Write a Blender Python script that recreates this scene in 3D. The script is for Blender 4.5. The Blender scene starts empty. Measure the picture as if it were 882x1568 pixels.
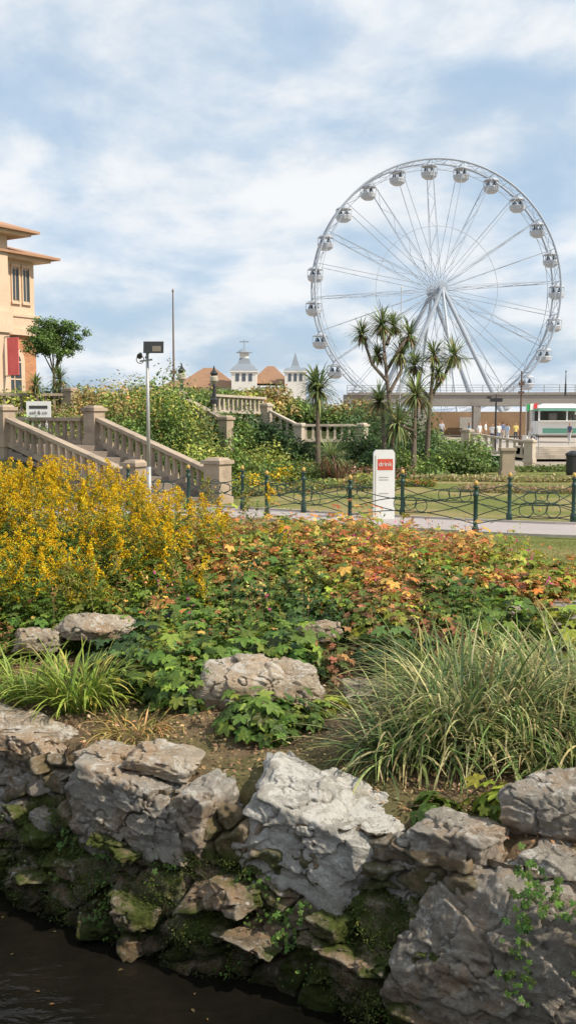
import bpy, bmesh, math, random
import numpy as np
from mathutils import Vector, Matrix
random.seed(7); rng=np.random.default_rng(11)
scene=bpy.context.scene
# ------------------------------------------------------------------ noise
def _h(ix,iy,iz,seed):
    n=(ix.astype(np.int64)*374761393+iy.astype(np.int64)*668265263+iz.astype(np.int64)*1274126177+seed*974711)&0xffffffff
    n=((n^(n>>13))*1103515245)&0xffffffff
    n=((n^(n>>16))*2246822519)&0xffffffff
    n=n^(n>>15)
    return (n&0xffff)/65535.0
def vn(p,seed=0):
    i=np.floor(p).astype(np.int64); f=p-i; f=f*f*(3-2*f)
    r=0
    for a in (0,1):
        for b in (0,1):
            for c in (0,1):
                w=(f[:,0] if a else 1-f[:,0])*(f[:,1] if b else 1-f[:,1])*(f[:,2] if c else 1-f[:,2])
                r=r+w*_h(i[:,0]+a,i[:,1]+b,i[:,2]+c,seed)
    return r
def fbm(p,seed=0,o=4):
    r=0;a=.5;t=0
    for k in range(o):
        r=r+a*vn(p,seed+k*17); t+=a; p=p*2.03+3.1; a*=.5
    return r/t
def sst(a,b,x):
    t=np.clip((x-a)/(b-a),0,1); return t*t*(3-2*t)
# ------------------------------------------------------------------ materials
def newmat(name):
    m=bpy.data.materials.new(name); m.use_nodes=True
    nt=m.node_tree; nt.nodes.clear()
    o=nt.nodes.new('ShaderNodeOutputMaterial'); b=nt.nodes.new('ShaderNodeBsdfPrincipled')
    nt.links.new(b.outputs[0],o.inputs[0])
    return m,nt,b,o
def N(nt,t,**k):
    n=nt.nodes.new(t)
    for a,v in k.items(): setattr(n,a,v)
    return n
def noise(nt,vec,scale,detail=6,rough=.6,dist=0):
    n=N(nt,'ShaderNodeTexNoise'); n.inputs['Scale'].default_value=scale; n.inputs['Detail'].default_value=detail
    n.inputs['Roughness'].default_value=rough; n.inputs['Distortion'].default_value=dist
    if vec is not None: nt.links.new(vec,n.inputs['Vector'])
    return n.outputs['Fac']
def ramp(nt,fac,stops,interp='LINEAR'):
    r=N(nt,'ShaderNodeValToRGB'); r.color_ramp.interpolation=interp
    e=r.color_ramp.elements
    while len(e)<len(stops): e.new(.5)
    for i,(p,c) in enumerate(stops):
        e[i].position=p
        e[i].color=(c,c,c,1) if not hasattr(c,'__len__') else (*c,1)
    nt.links.new(fac,r.inputs[0]); return r.outputs[0]
def mix(nt,fac,a,b,mode='MIX'):
    m=N(nt,'ShaderNodeMix',data_type='RGBA',blend_type=mode)
    for s,v in ((m.inputs[0],fac),(m.inputs[6],a),(m.inputs[7],b)):
        if hasattr(v,'is_output'): nt.links.new(v,s)
        elif s==m.inputs[0]: s.default_value=v
        else: s.default_value=(*v,1)
    return m.outputs[2]
def mul(nt,a,b):
    m=N(nt,'ShaderNodeMath',operation='MULTIPLY')
    for i,v in enumerate((a,b)):
        if hasattr(v,'is_output'): nt.links.new(v,m.inputs[i])
        else: m.inputs[i].default_value=v
    return m.outputs[0]
def bump(nt,b,h,strength=.5,dist=.02):
    n=N(nt,'ShaderNodeBump'); n.inputs['Strength'].default_value=strength; n.inputs['Distance'].default_value=dist
    nt.links.new(h,n.inputs['Height']); nt.links.new(n.outputs[0],b.inputs['Normal'])
def mat(name,col,rough=.7,var=.25,scale=3,bmp=.3,bd=.01,metal=0,dirt=None):
    m,nt,b,o=newmat(name)
    g=N(nt,'ShaderNodeNewGeometry').outputs['Position']
    n=noise(nt,g,scale)
    c=np.array(col)
    cc=ramp(nt,n,[(.25,tuple(c*(1-var))),(.75,tuple(np.minimum(c*(1+var),1)))])
    n2=noise(nt,g,scale*11,4)
    cc=mix(nt,.35,cc,ramp(nt,n2,[(.3,tuple(c*.75)),(.7,tuple(np.minimum(c*1.15,1)))]))
    if dirt: 
        n3=noise(nt,g,scale*.6,8,.7,.5)
        cc=mix(nt,ramp(nt,n3,[(.48,0),(.66,.8)]),cc,dirt)
    nt.links.new(cc,b.inputs['Base Color']); b.inputs['Roughness'].default_value=rough; b.inputs['Metallic'].default_value=metal
    bump(nt,b,n2,bmp,bd)
    return m
def leafmat(name,trans=.3,rough=.5,spec=.35):
    m,nt,b,o=newmat(name)
    a=N(nt,'ShaderNodeAttribute',attribute_name='Col')
    g=N(nt,'ShaderNodeNewGeometry').outputs['Position']
    c=mix(nt,1,a.outputs['Color'],ramp(nt,noise(nt,g,60,2),[(.3,.75),(.7,1.25)]),'MULTIPLY')
    nt.links.new(c,b.inputs['Base Color']); b.inputs['Roughness'].default_value=rough
    b.inputs['Specular IOR Level'].default_value=spec
    if trans>0:
        t=N(nt,'ShaderNodeBsdfTranslucent'); nt.links.new(c,t.inputs[0])
        ms=N(nt,'ShaderNodeMixShader'); ms.inputs[0].default_value=trans
        nt.links.new(b.outputs[0],ms.inputs[1]); nt.links.new(t.outputs[0],ms.inputs[2]); nt.links.new(ms.outputs[0],o.inputs[0])
    return m
def rockmat(name,base=(.26,.23,.20),lich=.5,tan=.4,moss=0.,mossz=-.3):
    m,nt,b,o=newmat(name)
    geo=N(nt,'ShaderNodeNewGeometry'); g=geo.outputs['Position']
    B=np.array(base)
    c=ramp(nt,noise(nt,g,3.6,9,.7,.4),[(.28,tuple(B*.55)),(.48,tuple(B*.95)),(.72,tuple(np.minimum(B*1.4,.7)))])
    c=mix(nt,ramp(nt,noise(nt,g,2.3,6,.65,.8),[(.47,0),(.62,tan)]),c,(.44,.29,.17))
    sx=N(nt,'ShaderNodeSeparateXYZ'); nt.links.new(geo.outputs['Normal'],sx.inputs[0])
    up=ramp(nt,sx.outputs['Z'],[(.0,.4),(.7,1.)])
    t=.585-.12*lich
    l=ramp(nt,noise(nt,g,6.5,10,.78,.5),[(t,0),(t+.045,1)])
    c=mix(nt,mul(nt,mul(nt,l,up),min(1,.40+lich*.6)),c,(.70,.67,.61))
    l2=ramp(nt,noise(nt,g,23,8,.8),[(.56,0),(.61,.75)])
    c=mix(nt,mul(nt,l2,up),c,(.60,.58,.53))
    v=N(nt,'ShaderNodeTexVoronoi'); v.inputs['Scale'].default_value=14; nt.links.new(g,v.inputs['Vector'])
    c=mix(nt,mul(nt,ramp(nt,v.outputs['Distance'],[(.14,1),(.2,0)]),ramp(nt,noise(nt,g,4,3),[(.5,0),(.56,.9)])),c,(.58,.58,.52))
    # algae stains, dark pit specks; crevice shade and lighter edges painted by pointiness
    c=mix(nt,ramp(nt,noise(nt,g,8,9,.82,1),[(.33,.75),(.43,0)]),c,(.07,.062,.05))
    c=mix(nt,ramp(nt,noise(nt,g,26,6,.8),[(.34,.8),(.41,0)]),c,(.045,.04,.035))
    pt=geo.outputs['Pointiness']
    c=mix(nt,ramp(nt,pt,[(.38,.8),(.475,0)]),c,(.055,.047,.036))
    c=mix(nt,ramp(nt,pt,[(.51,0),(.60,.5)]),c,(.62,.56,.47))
    if moss>0:
        sp2=N(nt,'ShaderNodeSeparateXYZ'); nt.links.new(g,sp2.inputs[0])
        mr=N(nt,'ShaderNodeMapRange'); mr.inputs[1].default_value=mossz+.25; mr.inputs[2].default_value=mossz-.15; nt.links.new(sp2.outputs['Z'],mr.inputs[0])
        mc=ramp(nt,noise(nt,g,34,6,.75),[(.3,(.025,.04,.008)),(.7,(.12,.15,.03))])
        c=mix(nt,mul(nt,mr.outputs[0],ramp(nt,noise(nt,g,3.1,7,.7),[(.43,0),(.53,moss)])),c,mc)
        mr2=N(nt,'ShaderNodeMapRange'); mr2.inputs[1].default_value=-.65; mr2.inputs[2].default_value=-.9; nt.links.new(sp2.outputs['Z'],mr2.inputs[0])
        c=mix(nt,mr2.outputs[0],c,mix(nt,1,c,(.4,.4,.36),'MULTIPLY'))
    nt.links.new(c,b.inputs['Base Color']); b.inputs['Roughness'].default_value=.92; b.inputs['Specular IOR Level'].default_value=.15
    h=mix(nt,.5,noise(nt,g,11,10,.8),noise(nt,g,42,8,.8))
    bump(nt,b,h,.9,.06)
    return m
# ------------------------------------------------------------------ mesh builders
def make_obj(name,V,F,mat_,col=None,smooth=False,parent=None,origin=None):
    V=np.asarray(V,dtype=np.float32)
    off=np.array(origin if origin is not None else (parent.location if parent else (0,0,0)),dtype=np.float32)
    V=V-off
    me=bpy.data.meshes.new(name)
    if isinstance(F,np.ndarray):
        n=len(F); me.vertices.add(len(V)); me.vertices.foreach_set('co',V.ravel())
        me.loops.add(n*3); me.loops.foreach_set('vertex_index',F.astype(np.int32).ravel())
        me.polygons.add(n); me.polygons.foreach_set('loop_start',np.arange(0,n*3,3,dtype=np.int32))
        me.update(calc_edges=True)
    else:
        me.from_pydata(V.tolist(),[],F)
    if col is not None:
        ca=me.color_attributes.new('Col','FLOAT_COLOR','POINT')
        c4=np.ones((len(V),4),dtype=np.float32); c4[:,:3]=col; ca.data.foreach_set('color',c4.ravel())
    if smooth: me.polygons.foreach_set('use_smooth',[True]*len(me.polygons))
    me.materials.append(mat_)
    o=bpy.data.objects.new(name,me); scene.collection.objects.link(o)
    if parent: o.parent=parent
    elif origin is not None: o.location=origin
    return o
def root(name,loc):
    e=bpy.data.objects.new(name,None); e.empty_display_size=.3; e.location=loc; scene.collection.objects.link(e); return e
class HB:
    def __init__(s): s.V=[];s.F=[]
    def add(s,v,f):
        k=len(s.V); s.V+= [tuple(p) for p in v]; s.F+=[tuple(i+k for i in q) for q in f]
    def prism(s,pts,z0,z1):
        n=len(pts); v=[(p[0],p[1],z0) for p in pts]+[(p[0],p[1],z1) for p in pts]
        f=[tuple(range(n-1,-1,-1)),tuple(range(n,2*n))]+[(i,(i+1)%n,n+(i+1)%n,n+i) for i in range(n)]
        s.add(v,f)
    def box(s,c,sz,yaw=0,taper=1):
        ca,sa=math.cos(yaw),math.sin(yaw); v=[]
        for z,t in ((-.5,1),(.5,taper)):
            for x,y in ((-.5,-.5),(.5,-.5),(.5,.5),(-.5,.5)):
                X=x*sz[0]*t;Y=y*sz[1]*t; v.append((c[0]+X*ca-Y*sa,c[1]+X*sa+Y*ca,c[2]+z*sz[2]))
        s.add(v,[(3,2,1,0),(4,5,6,7),(0,1,5,4),(1,2,6,5),(2,3,7,6),(3,0,4,7)])
    def beam(s,p0,p1,w,h):
        d=Vector(p1)-Vector(p0); q=Vector((-d.y,d.x,0)); 
        q=q.normalized()*w/2 if q.length>1e-6 else Vector((w/2,0,0))
        v=[]
        for p in (Vector(p0),Vector(p1)):
            for a,b in ((-1,-1),(1,-1),(1,1),(-1,1)): v.append(p+q*a+Vector((0,0,h/2*b)))
        s.add(v,[(0,1,2,3),(7,6,5,4),(0,4,5,1),(1,5,6,2),(2,6,7,3),(3,7,4,0)])
    def cyl(s,p0,p1,r0,r1=None,n=8):
        r1=r0 if r1 is None else r1
        a=Vector(p0);b=Vector(p1);d=(b-a).normalized()
        u=d.orthogonal().normalized(); w=d.cross(u); v=[]
        for p,r in ((a,r0),(b,r1)):
            for i in range(n):
                t=2*math.pi*i/n; v.append(p+u*math.cos(t)*r+w*math.sin(t)*r)
        s.add(v,[(i,(i+1)%n,n+(i+1)%n,n+i) for i in range(n)]+[tuple(range(n-1,-1,-1)),tuple(range(n,2*n))])
    def tube(s,pts,r,n=6,closed=False,r1=None):
        pts=[Vector(p) for p in pts]; m=len(pts); v=[]; prev=None
        for i,p in enumerate(pts):
            a=pts[i-1] if (i>0 or closed) else p; b=pts[(i+1)%m] if (i<m-1 or closed) else p
            d=(b-a).normalized()
            if prev is None: u=d.orthogonal().normalized()
            else: u=(prev-d*prev.dot(d)).normalized()
            prev=u; w=d.cross(u); rr=r if r1 is None else r+(r1-r)*i/(m-1)
            for k in range(n):
                t=2*math.pi*k/n; v.append(p+u*math.cos(t)*rr+w*math.sin(t)*rr)
        f=[]
        for i in range(m if closed else m-1):
            j=(i+1)%m
            for k in range(n): f.append((i*n+k,i*n+(k+1)%n,j*n+(k+1)%n,j*n+k))
        s.add(v,f)
    def lathe(s,c,prof,n=12,cap=True):
        v=[];f=[]
        for r,z in prof:
            for i in range(n):
                t=2*math.pi*(i+.5)/n; v.append((c[0]+r*math.cos(t),c[1]+r*math.sin(t),c[2]+z))
        for j in range(len(prof)-1):
            for i in range(n): f.append((j*n+i,j*n+(i+1)%n,(j+1)*n+(i+1)%n,(j+1)*n+i))
        if cap: f.append(tuple(range(n-1,-1,-1))); f.append(tuple(range((len(prof)-1)*n,len(prof)*n)))
        s.add(v,f)
    def done(s,name,m,parent=None,smooth=False,origin=None):
        return make_obj(name,np.array([tuple(p) for p in s.V]),s.F,m,smooth=smooth,parent=parent,origin=origin)
class MB:
    def __init__(s): s.V=[];s.F=[];s.C=[];s.n=0
    def add(s,V,F,C): s.V.append(V.reshape(-1,3));s.F.append(F.reshape(-1,3)+s.n);s.C.append(C.reshape(-1,3));s.n+=len(s.V[-1])
    def scatter(s,tmpl,pos,fr,scale,col):
        tv,tf=tmpl; k=len(pos); n=len(tv)
        V=np.einsum('kij,nj->kni',fr,tv)*np.asarray(scale).reshape(-1,1,1)+pos[:,None,:]
        F=tf[None]+(np.arange(k)*n)[:,None,None]
        C=np.repeat(np.asarray(col)[:,None,:],n,axis=1)
        s.add(V,F,C)
    def blades(s,base,az,L,e0,droop,w,col,seg=6,tip=None):
        k=len(base); P=base.copy(); pts=[P.copy()]
        for i in range(seg):
            e=e0-droop*((i+.5)/seg)**1.3
            P=P+np.stack([np.cos(e)*np.cos(az),np.cos(e)*np.sin(az),np.sin(e)],1)*(L/seg)[:,None]; pts.append(P.copy())
        side=np.stack([-np.sin(az),np.cos(az),np.zeros(k)],1)
        V=[];C=[]
        for i in range(seg+1):
            t=i/seg; ww=(w*(.6+.8*t if t<.5 else 1.0*(1-((t-.5)/.5)**2)+.02))[:,None]*.5
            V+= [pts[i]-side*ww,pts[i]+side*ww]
            c=col*(0.55+.45*min(1,t*2.2)) if tip is None else col*(1-t*t)+tip*t*t
            C+=[c,c]
        V=np.stack(V,1);C=np.stack(C,1)
        f=[]
        for i in range(seg): a=2*i; f+=[(a,a+1,a+3),(a,a+3,a+2)]
        F=np.array(f)[None]+(np.arange(k)*(2*seg+2))[:,None,None]
        s.add(V,F,C)
    def done(s,name,m,parent=None,origin=None,smooth=False):
        return make_obj(name,np.concatenate(s.V),np.concatenate(s.F),m,np.concatenate(s.C),parent=parent,origin=origin,smooth=smooth)
def nrm(a): return a/np.maximum(np.linalg.norm(a,axis=-1,keepdims=True),1e-9)
def frames(n,t):
    n=nrm(n); t=nrm(t-n*np.sum(n*t,-1,keepdims=True)); b=np.cross(t,n)
    return np.stack([b,t,n],-1)
LEAF=(np.array([(0,0,0),(.28,.45,.08),(0,1,-.08),(-.28,.45,.08)],float),np.array([(0,1,2),(0,2,3)]))
def palmate():
    v=[(0,0,0)];f=[]
    for a,l in ((-112,.75),(-56,.92),(0,1.08),(56,.92),(112,.75)):
        k=len(v)
        for da,r in ((-27,.60),(-12,.85),(0,.98),(13,.84),(27,.60)):
            t=math.radians(90-(a+da)); v.append((math.cos(t)*r*l,math.sin(t)*r*l+.1,-.22*(r*l)**2+(.05 if da else -.02)))
        f+=[(0,k+1,k),(0,k+2,k+1),(0,k+3,k+2),(0,k+4,k+3)]
    return np.array(v,float),np.array(f)
PALM=palmate()
def pick(pal,k,r=rng,var=.25):
    pal=np.array(pal,float); c=pal[r.integers(0,len(pal),k)]
    return np.clip(c*(1+var*r.normal(size=(k,1)))*(1+.08*r.normal(size=(k,3))),.003,.95)
def sph(k,r=rng): return nrm(r.normal(size=(k,3)))
def cloud(mb,c,R,n,size,pal,lumps=9,hemi=False,tm=LEAF,shell=.35):
    c=np.array(c,float);R=np.array(R,float)
    lc=sph(lumps)*rng.uniform(.35,.8,(lumps,1)); lr=rng.uniform(.25,.5,lumps)
    if hemi: lc[:,2]=np.abs(lc[:,2])*.9
    lb=rng.uniform(.6,1.35,lumps)
    i=rng.integers(0,lumps,n); d=sph(n)
    p=lc[i]+d*(lr[i]*(1-shell*rng.random(n)**1.5)*(1+.15*rng.normal(size=n)))[:,None]
    if hemi: p[:,2]=np.where(p[:,2]<-.05,np.abs(p[:,2])*.3,p[:,2])
    nn=nrm(d*.8+sph(n)*.7+np.array([0,0,.5]))
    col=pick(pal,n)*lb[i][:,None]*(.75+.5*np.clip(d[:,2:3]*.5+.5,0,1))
    mb.scatter(tm,c+p*R,frames(nn,sph(n)),size*rng.uniform(.6,1.5,n),col)
# ------------------------------------------------------------------ terrain
WX=[-40,-5,-2.2,-1,0,.8,1.3,2.5,5,40]; WY=[27,9.0,7.05,6.15,5.65,5.2,4.95,4.3,3.0,-16]
def yw(x): return np.interp(x,WX,WY)
def hgt(x,y):
    x=np.asarray(x,float);y=np.asarray(y,float)
    d=(y-yw(x))*.85
    bed=.12+.12*sst(0.3,1.5,d)+.28*sst(1.5,5.5,d)
    back=sst(15.5,12.0,y+.0*x)*sst(6.3,2.9,x+ (y-10)*.5)
    bed=.0+bed*back
    bed=np.where(d<.35,-1.35+(bed+1.35)*sst(.0,.35,d),bed)
    near=.85+0*x
    dn=-d-3.0
    base=np.where(d<-1.5,-1.35+(near+1.35)*sst(0,.5,dn),bed)
    u=(x+3)*-.79+(y-27.1)*.61
    bank=(1.35*np.clip(u/5.3,0,1)*(1-sst(-5.5,-1.5,x))+.5*sst(4,8,u)*sst(-5.5,-1.5,x)+1.0*sst(7.5,14,u)+.8*sst(16,26,u))*(1-sst(0,7,x-.12*(y-30)))*sst(26,29,y+.0*x)
    return base+bank-.25*sst(0,.5,u)*sst(10,6,u)*sst(26,28,y)
def coords(segs):
    o=[]
    for a,b,st in segs: o+=list(np.arange(a,b,st))
    return np.array(sorted(set(np.round(o,4))))
gx=coords([(-3000,-300,300),(-300,-60,30),(-60,-14,3),(-14,-5,.5),(-5,4.5,.09),(4.5,14,.5),(14,60,3),(60,300,30),(300,3001,300)])
gy=coords([(-3000,-200,400),(-200,-20,20),(-20,0,2),(0,3,.5),(3,16,.09),(16,50,.5),(50,160,4),(160,400,30),(400,4001,400)])
X,Y=np.meshgrid(gx,gy); Z=hgt(X,Y)
nx,ny=len(gx),len(gy)
P=np.stack([X.ravel(),Y.ravel(),Z.ravel()],1)
rough=(fbm(P*[6,6,0],3)-.5)*.07+(fbm(P*[22,22,0],8)-.5)*.02
inbed=((P[:,1]<15)&(P[:,1]>4)&(np.abs(P[:,0])<6))
P[:,2]+=np.where(inbed,rough,0)
i=np.arange(nx*ny).reshape(ny,nx)
q=np.stack([i[:-1,:-1].ravel(),i[:-1,1:].ravel(),i[1:,1:].ravel(),i[1:,:-1].ravel()],1)
F=np.concatenate([q[:,[0,1,2]],q[:,[0,2,3]]])
soil=np.array([.22,.155,.095]);lawn=np.array([.17,.19,.055]);tan=np.array([.36,.31,.25]);dry=np.array([.34,.27,.13])
n1=fbm(P*[.35,.9,0],5)[:,None]; n2=fbm(P*[1.6,1.6,0],9)[:,None]
ml=sst(.46,.64,n1); C=lawn*(1-ml*.75)+dry*ml*.75
edge=(P[:,0]+(P[:,1]-10)*.5)
mb_=(sst(15.2,13.8,P[:,1])*sst(4.7,4.1,edge)*(P[:,1]>3.5))[:,None]
gg_=sst(.55,.68,n2)*.45
sg=soil*(1-gg_)+np.array([.10,.13,.03])*gg_
C=C*(1-mb_)+sg*mb_
mp=(sst(47,52,P[:,1]))[:,None]; C=C*(1-mp)+tan*mp
mw=((P[:,1]<yw(P[:,0])))[:,None]; C=np.where(mw,np.array([.03,.03,.025]),C)
bk=(sst(.1,.5,Z.ravel())*(P[:,1]>27)*(P[:,1]<60))[:,None]; C=C*(1-bk)+np.array([.05,.06,.02])*bk
m,nt,b,o=newmat('ground_soil_and_turf')
a=N(nt,'ShaderNodeAttribute',attribute_name='Col'); g=N(nt,'ShaderNodeNewGeometry').outputs['Position']
c=mix(nt,1,a.outputs['Color'],ramp(nt,noise(nt,g,9,9,.75),[(.28,.55),(.72,1.45)]),'MULTIPLY')
c=mix(nt,1,c,ramp(nt,noise(nt,g,70,5,.7),[(.3,.6),(.7,1.4)]),'MULTIPLY')
nt.links.new(c,b.inputs['Base Color']); b.inputs['Roughness'].default_value=.95; b.inputs['Specular IOR Level'].default_value=.1
bump(nt,b,noise(nt,g,45,8,.8),.9,.03)
make_obj('ground',P,F,m,C,smooth=True)
# water
m,nt,b,o=newmat('dark_stream_water'); g=N(nt,'ShaderNodeNewGeometry').outputs['Position']
nt.links.new(ramp(nt,noise(nt,g,1.5,5),[(.3,(.004,.004,.003)),(.7,(.014,.012,.009))]),b.inputs['Base Color'])
b.inputs['Roughness'].default_value=.05; b.inputs['IOR'].default_value=1.33; b.inputs['Specular IOR Level'].default_value=.35
mp_=N(nt,'ShaderNodeMapping'); mp_.inputs['Scale'].default_value=(1,2.4,1); mp_.inputs['Rotation'].default_value=(0,0,.6); nt.links.new(g,mp_.inputs[0])
bump(nt,b,noise(nt,mp_.outputs[0],3.5,4,.5,.6),.35,.04)
wv=[];wf=[]
for k,x in enumerate(WX): wv+=[(x,WY[k]+.6,-.9),(x,WY[k]-4.6,-.9)]
for k in range(len(WX)-1): wf.append((2*k,2*k+1,2*k+3,2*k+2))
make_obj('stream_water',wv,wf,m)
# ------------------------------------------------------------------ rocks
_ico={}
def ico(sub):
    if sub not in _ico:
        bm=bmesh.new(); bmesh.ops.create_icosphere(bm,subdivisions=sub,radius=1)
        _ico[sub]=(np.array([v.co[:] for v in bm.verts]),np.array([[v.index for v in f.verts] for f in bm.faces])); bm.free()
    return _ico[sub]
def rockgeo(c,size,yaw,tilt,seed,sub=6,k=26,amp=.06,cuts=14,strata=.5,tilt2=0,chips=70):
    r=np.random.default_rng(seed); D,F=ico(sub)
    ns=[];ds=[]
    for ax in np.concatenate([np.eye(3),-np.eye(3)]):
        ns.append(nrm(ax+r.normal(size=3)*.15)); ds.append(r.uniform(.86,1.0))
    for _ in range(cuts):
        n=nrm(r.normal(size=3)); ns.append(n); ds.append(np.sum(np.abs(n))*r.uniform(.60,.82))
    ns=np.array(ns);ds=np.array(ds)
    q=np.maximum(D@ns.T,0)/ds
    rad=(q**k).sum(1)**(-1/k)
    p=D*rad[:,None]*(np.array(size)/2)
    s=seed*7.3
    n1=fbm(p*2.6+s,seed,4)-.5
    cp=p[r.integers(0,len(p),chips)]; wgt=np.array([1,1,1.9])
    pw=p+ (np.stack([fbm(p*9+s,seed+40+j,3) for j in range(3)],1)-.5)*.05
    dd=(((pw[:,None,:]-cp[None])*wgt)**2).sum(-1); ci=dd.argmin(1)
    gr=nrm(r.normal(size=(chips,3)))*r.uniform(.05,.38,(chips,1)); of=r.uniform(-.5,.5,chips)*amp*.7
    chip=np.clip((gr[ci]*(p-cp[ci])).sum(1),-amp*1.2,amp*1.2)+of[ci]
    ax=np.array([2,2,13.])
    st=fbm(p*ax+s*1.3+n1[:,None]*1.5,seed+5,3)-.5
    cr=np.abs(fbm(p*4.5+s*2,seed+9,4)-.5); crack=-np.exp(-(cr/.014)**2)
    fine=fbm(p*24+s,seed+3,4)-.5
    disp=chip+amp*(1.5*n1+1.3*strata*st+.6*crack+.6*fine)
    p=p+nrm(p)*disp[:,None]
    R=Matrix.Rotation(yaw,3,'Z')@Matrix.Rotation(tilt,3,'Y')@Matrix.Rotation(tilt2,3,'X')
    return p@np.array(R).T+np.array(c),F
def rock(name,c,size,yaw,tilt,seed,m,**kw):
    V,F=rockgeo(c,size,yaw,tilt,seed,**kw)
    return make_obj(name,V,F,m,smooth=True,origin=c)
W=-.58
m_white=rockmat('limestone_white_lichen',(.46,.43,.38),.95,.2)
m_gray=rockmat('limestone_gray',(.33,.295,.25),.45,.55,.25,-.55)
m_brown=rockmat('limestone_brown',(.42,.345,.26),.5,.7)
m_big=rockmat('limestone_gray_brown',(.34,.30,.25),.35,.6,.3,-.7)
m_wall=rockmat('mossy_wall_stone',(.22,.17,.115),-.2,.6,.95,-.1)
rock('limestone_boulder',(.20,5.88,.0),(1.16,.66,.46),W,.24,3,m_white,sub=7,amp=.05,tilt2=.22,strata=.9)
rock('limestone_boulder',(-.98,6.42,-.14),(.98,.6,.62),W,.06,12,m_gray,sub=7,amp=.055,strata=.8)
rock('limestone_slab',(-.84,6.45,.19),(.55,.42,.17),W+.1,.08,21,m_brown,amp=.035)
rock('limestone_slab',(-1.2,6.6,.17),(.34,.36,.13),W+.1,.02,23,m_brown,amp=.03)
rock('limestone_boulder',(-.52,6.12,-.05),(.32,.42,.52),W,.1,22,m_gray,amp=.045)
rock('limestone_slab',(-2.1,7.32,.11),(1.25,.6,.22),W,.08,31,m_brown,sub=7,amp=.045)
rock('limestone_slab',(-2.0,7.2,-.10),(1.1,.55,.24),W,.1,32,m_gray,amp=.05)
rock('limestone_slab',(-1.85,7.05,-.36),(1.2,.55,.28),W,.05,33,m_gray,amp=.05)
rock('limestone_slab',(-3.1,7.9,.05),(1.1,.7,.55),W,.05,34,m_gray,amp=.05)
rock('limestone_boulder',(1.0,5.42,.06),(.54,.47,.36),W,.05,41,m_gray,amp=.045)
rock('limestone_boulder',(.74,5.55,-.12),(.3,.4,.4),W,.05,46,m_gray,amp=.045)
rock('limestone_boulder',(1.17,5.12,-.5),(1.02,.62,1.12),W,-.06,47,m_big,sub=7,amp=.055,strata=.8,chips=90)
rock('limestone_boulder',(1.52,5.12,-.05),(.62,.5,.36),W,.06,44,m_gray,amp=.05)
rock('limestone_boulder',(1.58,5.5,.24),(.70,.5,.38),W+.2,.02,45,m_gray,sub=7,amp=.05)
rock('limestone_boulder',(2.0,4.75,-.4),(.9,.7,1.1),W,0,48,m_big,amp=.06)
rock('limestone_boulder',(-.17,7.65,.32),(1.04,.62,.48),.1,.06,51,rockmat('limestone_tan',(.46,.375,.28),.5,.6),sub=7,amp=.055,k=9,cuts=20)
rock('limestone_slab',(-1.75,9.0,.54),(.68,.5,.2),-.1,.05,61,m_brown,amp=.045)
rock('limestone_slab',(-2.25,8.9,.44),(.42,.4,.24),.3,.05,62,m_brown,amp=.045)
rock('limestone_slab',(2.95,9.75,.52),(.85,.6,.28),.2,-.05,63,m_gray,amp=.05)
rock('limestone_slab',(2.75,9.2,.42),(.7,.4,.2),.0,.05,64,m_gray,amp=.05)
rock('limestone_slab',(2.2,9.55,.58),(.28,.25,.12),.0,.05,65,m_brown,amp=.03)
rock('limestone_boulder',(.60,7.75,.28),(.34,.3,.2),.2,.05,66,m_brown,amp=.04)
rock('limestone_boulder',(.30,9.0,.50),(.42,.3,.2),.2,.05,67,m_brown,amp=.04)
# mossy retaining wall sheet
ss=np.linspace(-4.2,3.2,620); zz=np.linspace(-1.25,.10,130)
SX,SZ=np.meshgrid(ss,zz); SY=yw(SX)+.14
nv=np.array([-.5,-.86,0])
Pw=np.stack([SX.ravel(),SY.ravel(),SZ.ravel()],1)
wp0=Pw*[1.2,0,1]+ (np.stack([fbm(Pw*3,70,3),0*SX.ravel(),fbm(Pw*3,71,3)],1)-.5)*.35
cc=np.stack([rng.uniform(-5.2,4,260),np.zeros(260),rng.uniform(-1.3,.15,260)],1)
dd=np.stack([(((wp0-c_)*[1,0,2.0])**2).sum(1) for c_ in cc],1)
part=np.partition(dd,1,axis=1)[:,:2]; ci=dd.argmin(1); gap=np.sqrt(part[:,1])-np.sqrt(part[:,0])
disp=.15*(fbm(Pw*3,2)-.35)+.10*(rng.random(260)[ci])-.09*np.exp(-(gap/.03)**2)+.07*(fbm(Pw*14,6)-.5)+.16*sst(-.1,-1.0,SZ.ravel())
Pw=Pw+nv*disp[:,None]
iw=np.arange(Pw.shape[0]).reshape(SX.shape)
q=np.stack([iw[:-1,:-1].ravel(),iw[:-1,1:].ravel(),iw[1:,1:].ravel(),iw[1:,:-1].ravel()],1)
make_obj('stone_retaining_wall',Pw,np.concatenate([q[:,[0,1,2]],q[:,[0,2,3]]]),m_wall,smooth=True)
VV=[];FF=[];n0=0
for k in range(40):
    x=rng.uniform(-3.6,.95); z=rng.choice([-.34,-.42,-.6,-.78,-.88])+rng.normal()*.04
    V,F=rockgeo((x,float(yw(x))+.0-.08*(z<-.6),z),(rng.uniform(.12,.42),.3,rng.uniform(.07,.16)),W+rng.normal()*.25,rng.normal()*.15,100+k,sub=5,amp=.035,cuts=9,chips=24)
    VV.append(V);FF.append(F+n0);n0+=len(V)
make_obj('wall_course_stones',np.concatenate(VV),np.concatenate(FF),m_wall,smooth=True)
lm=leafmat('foliage',.3)
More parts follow.
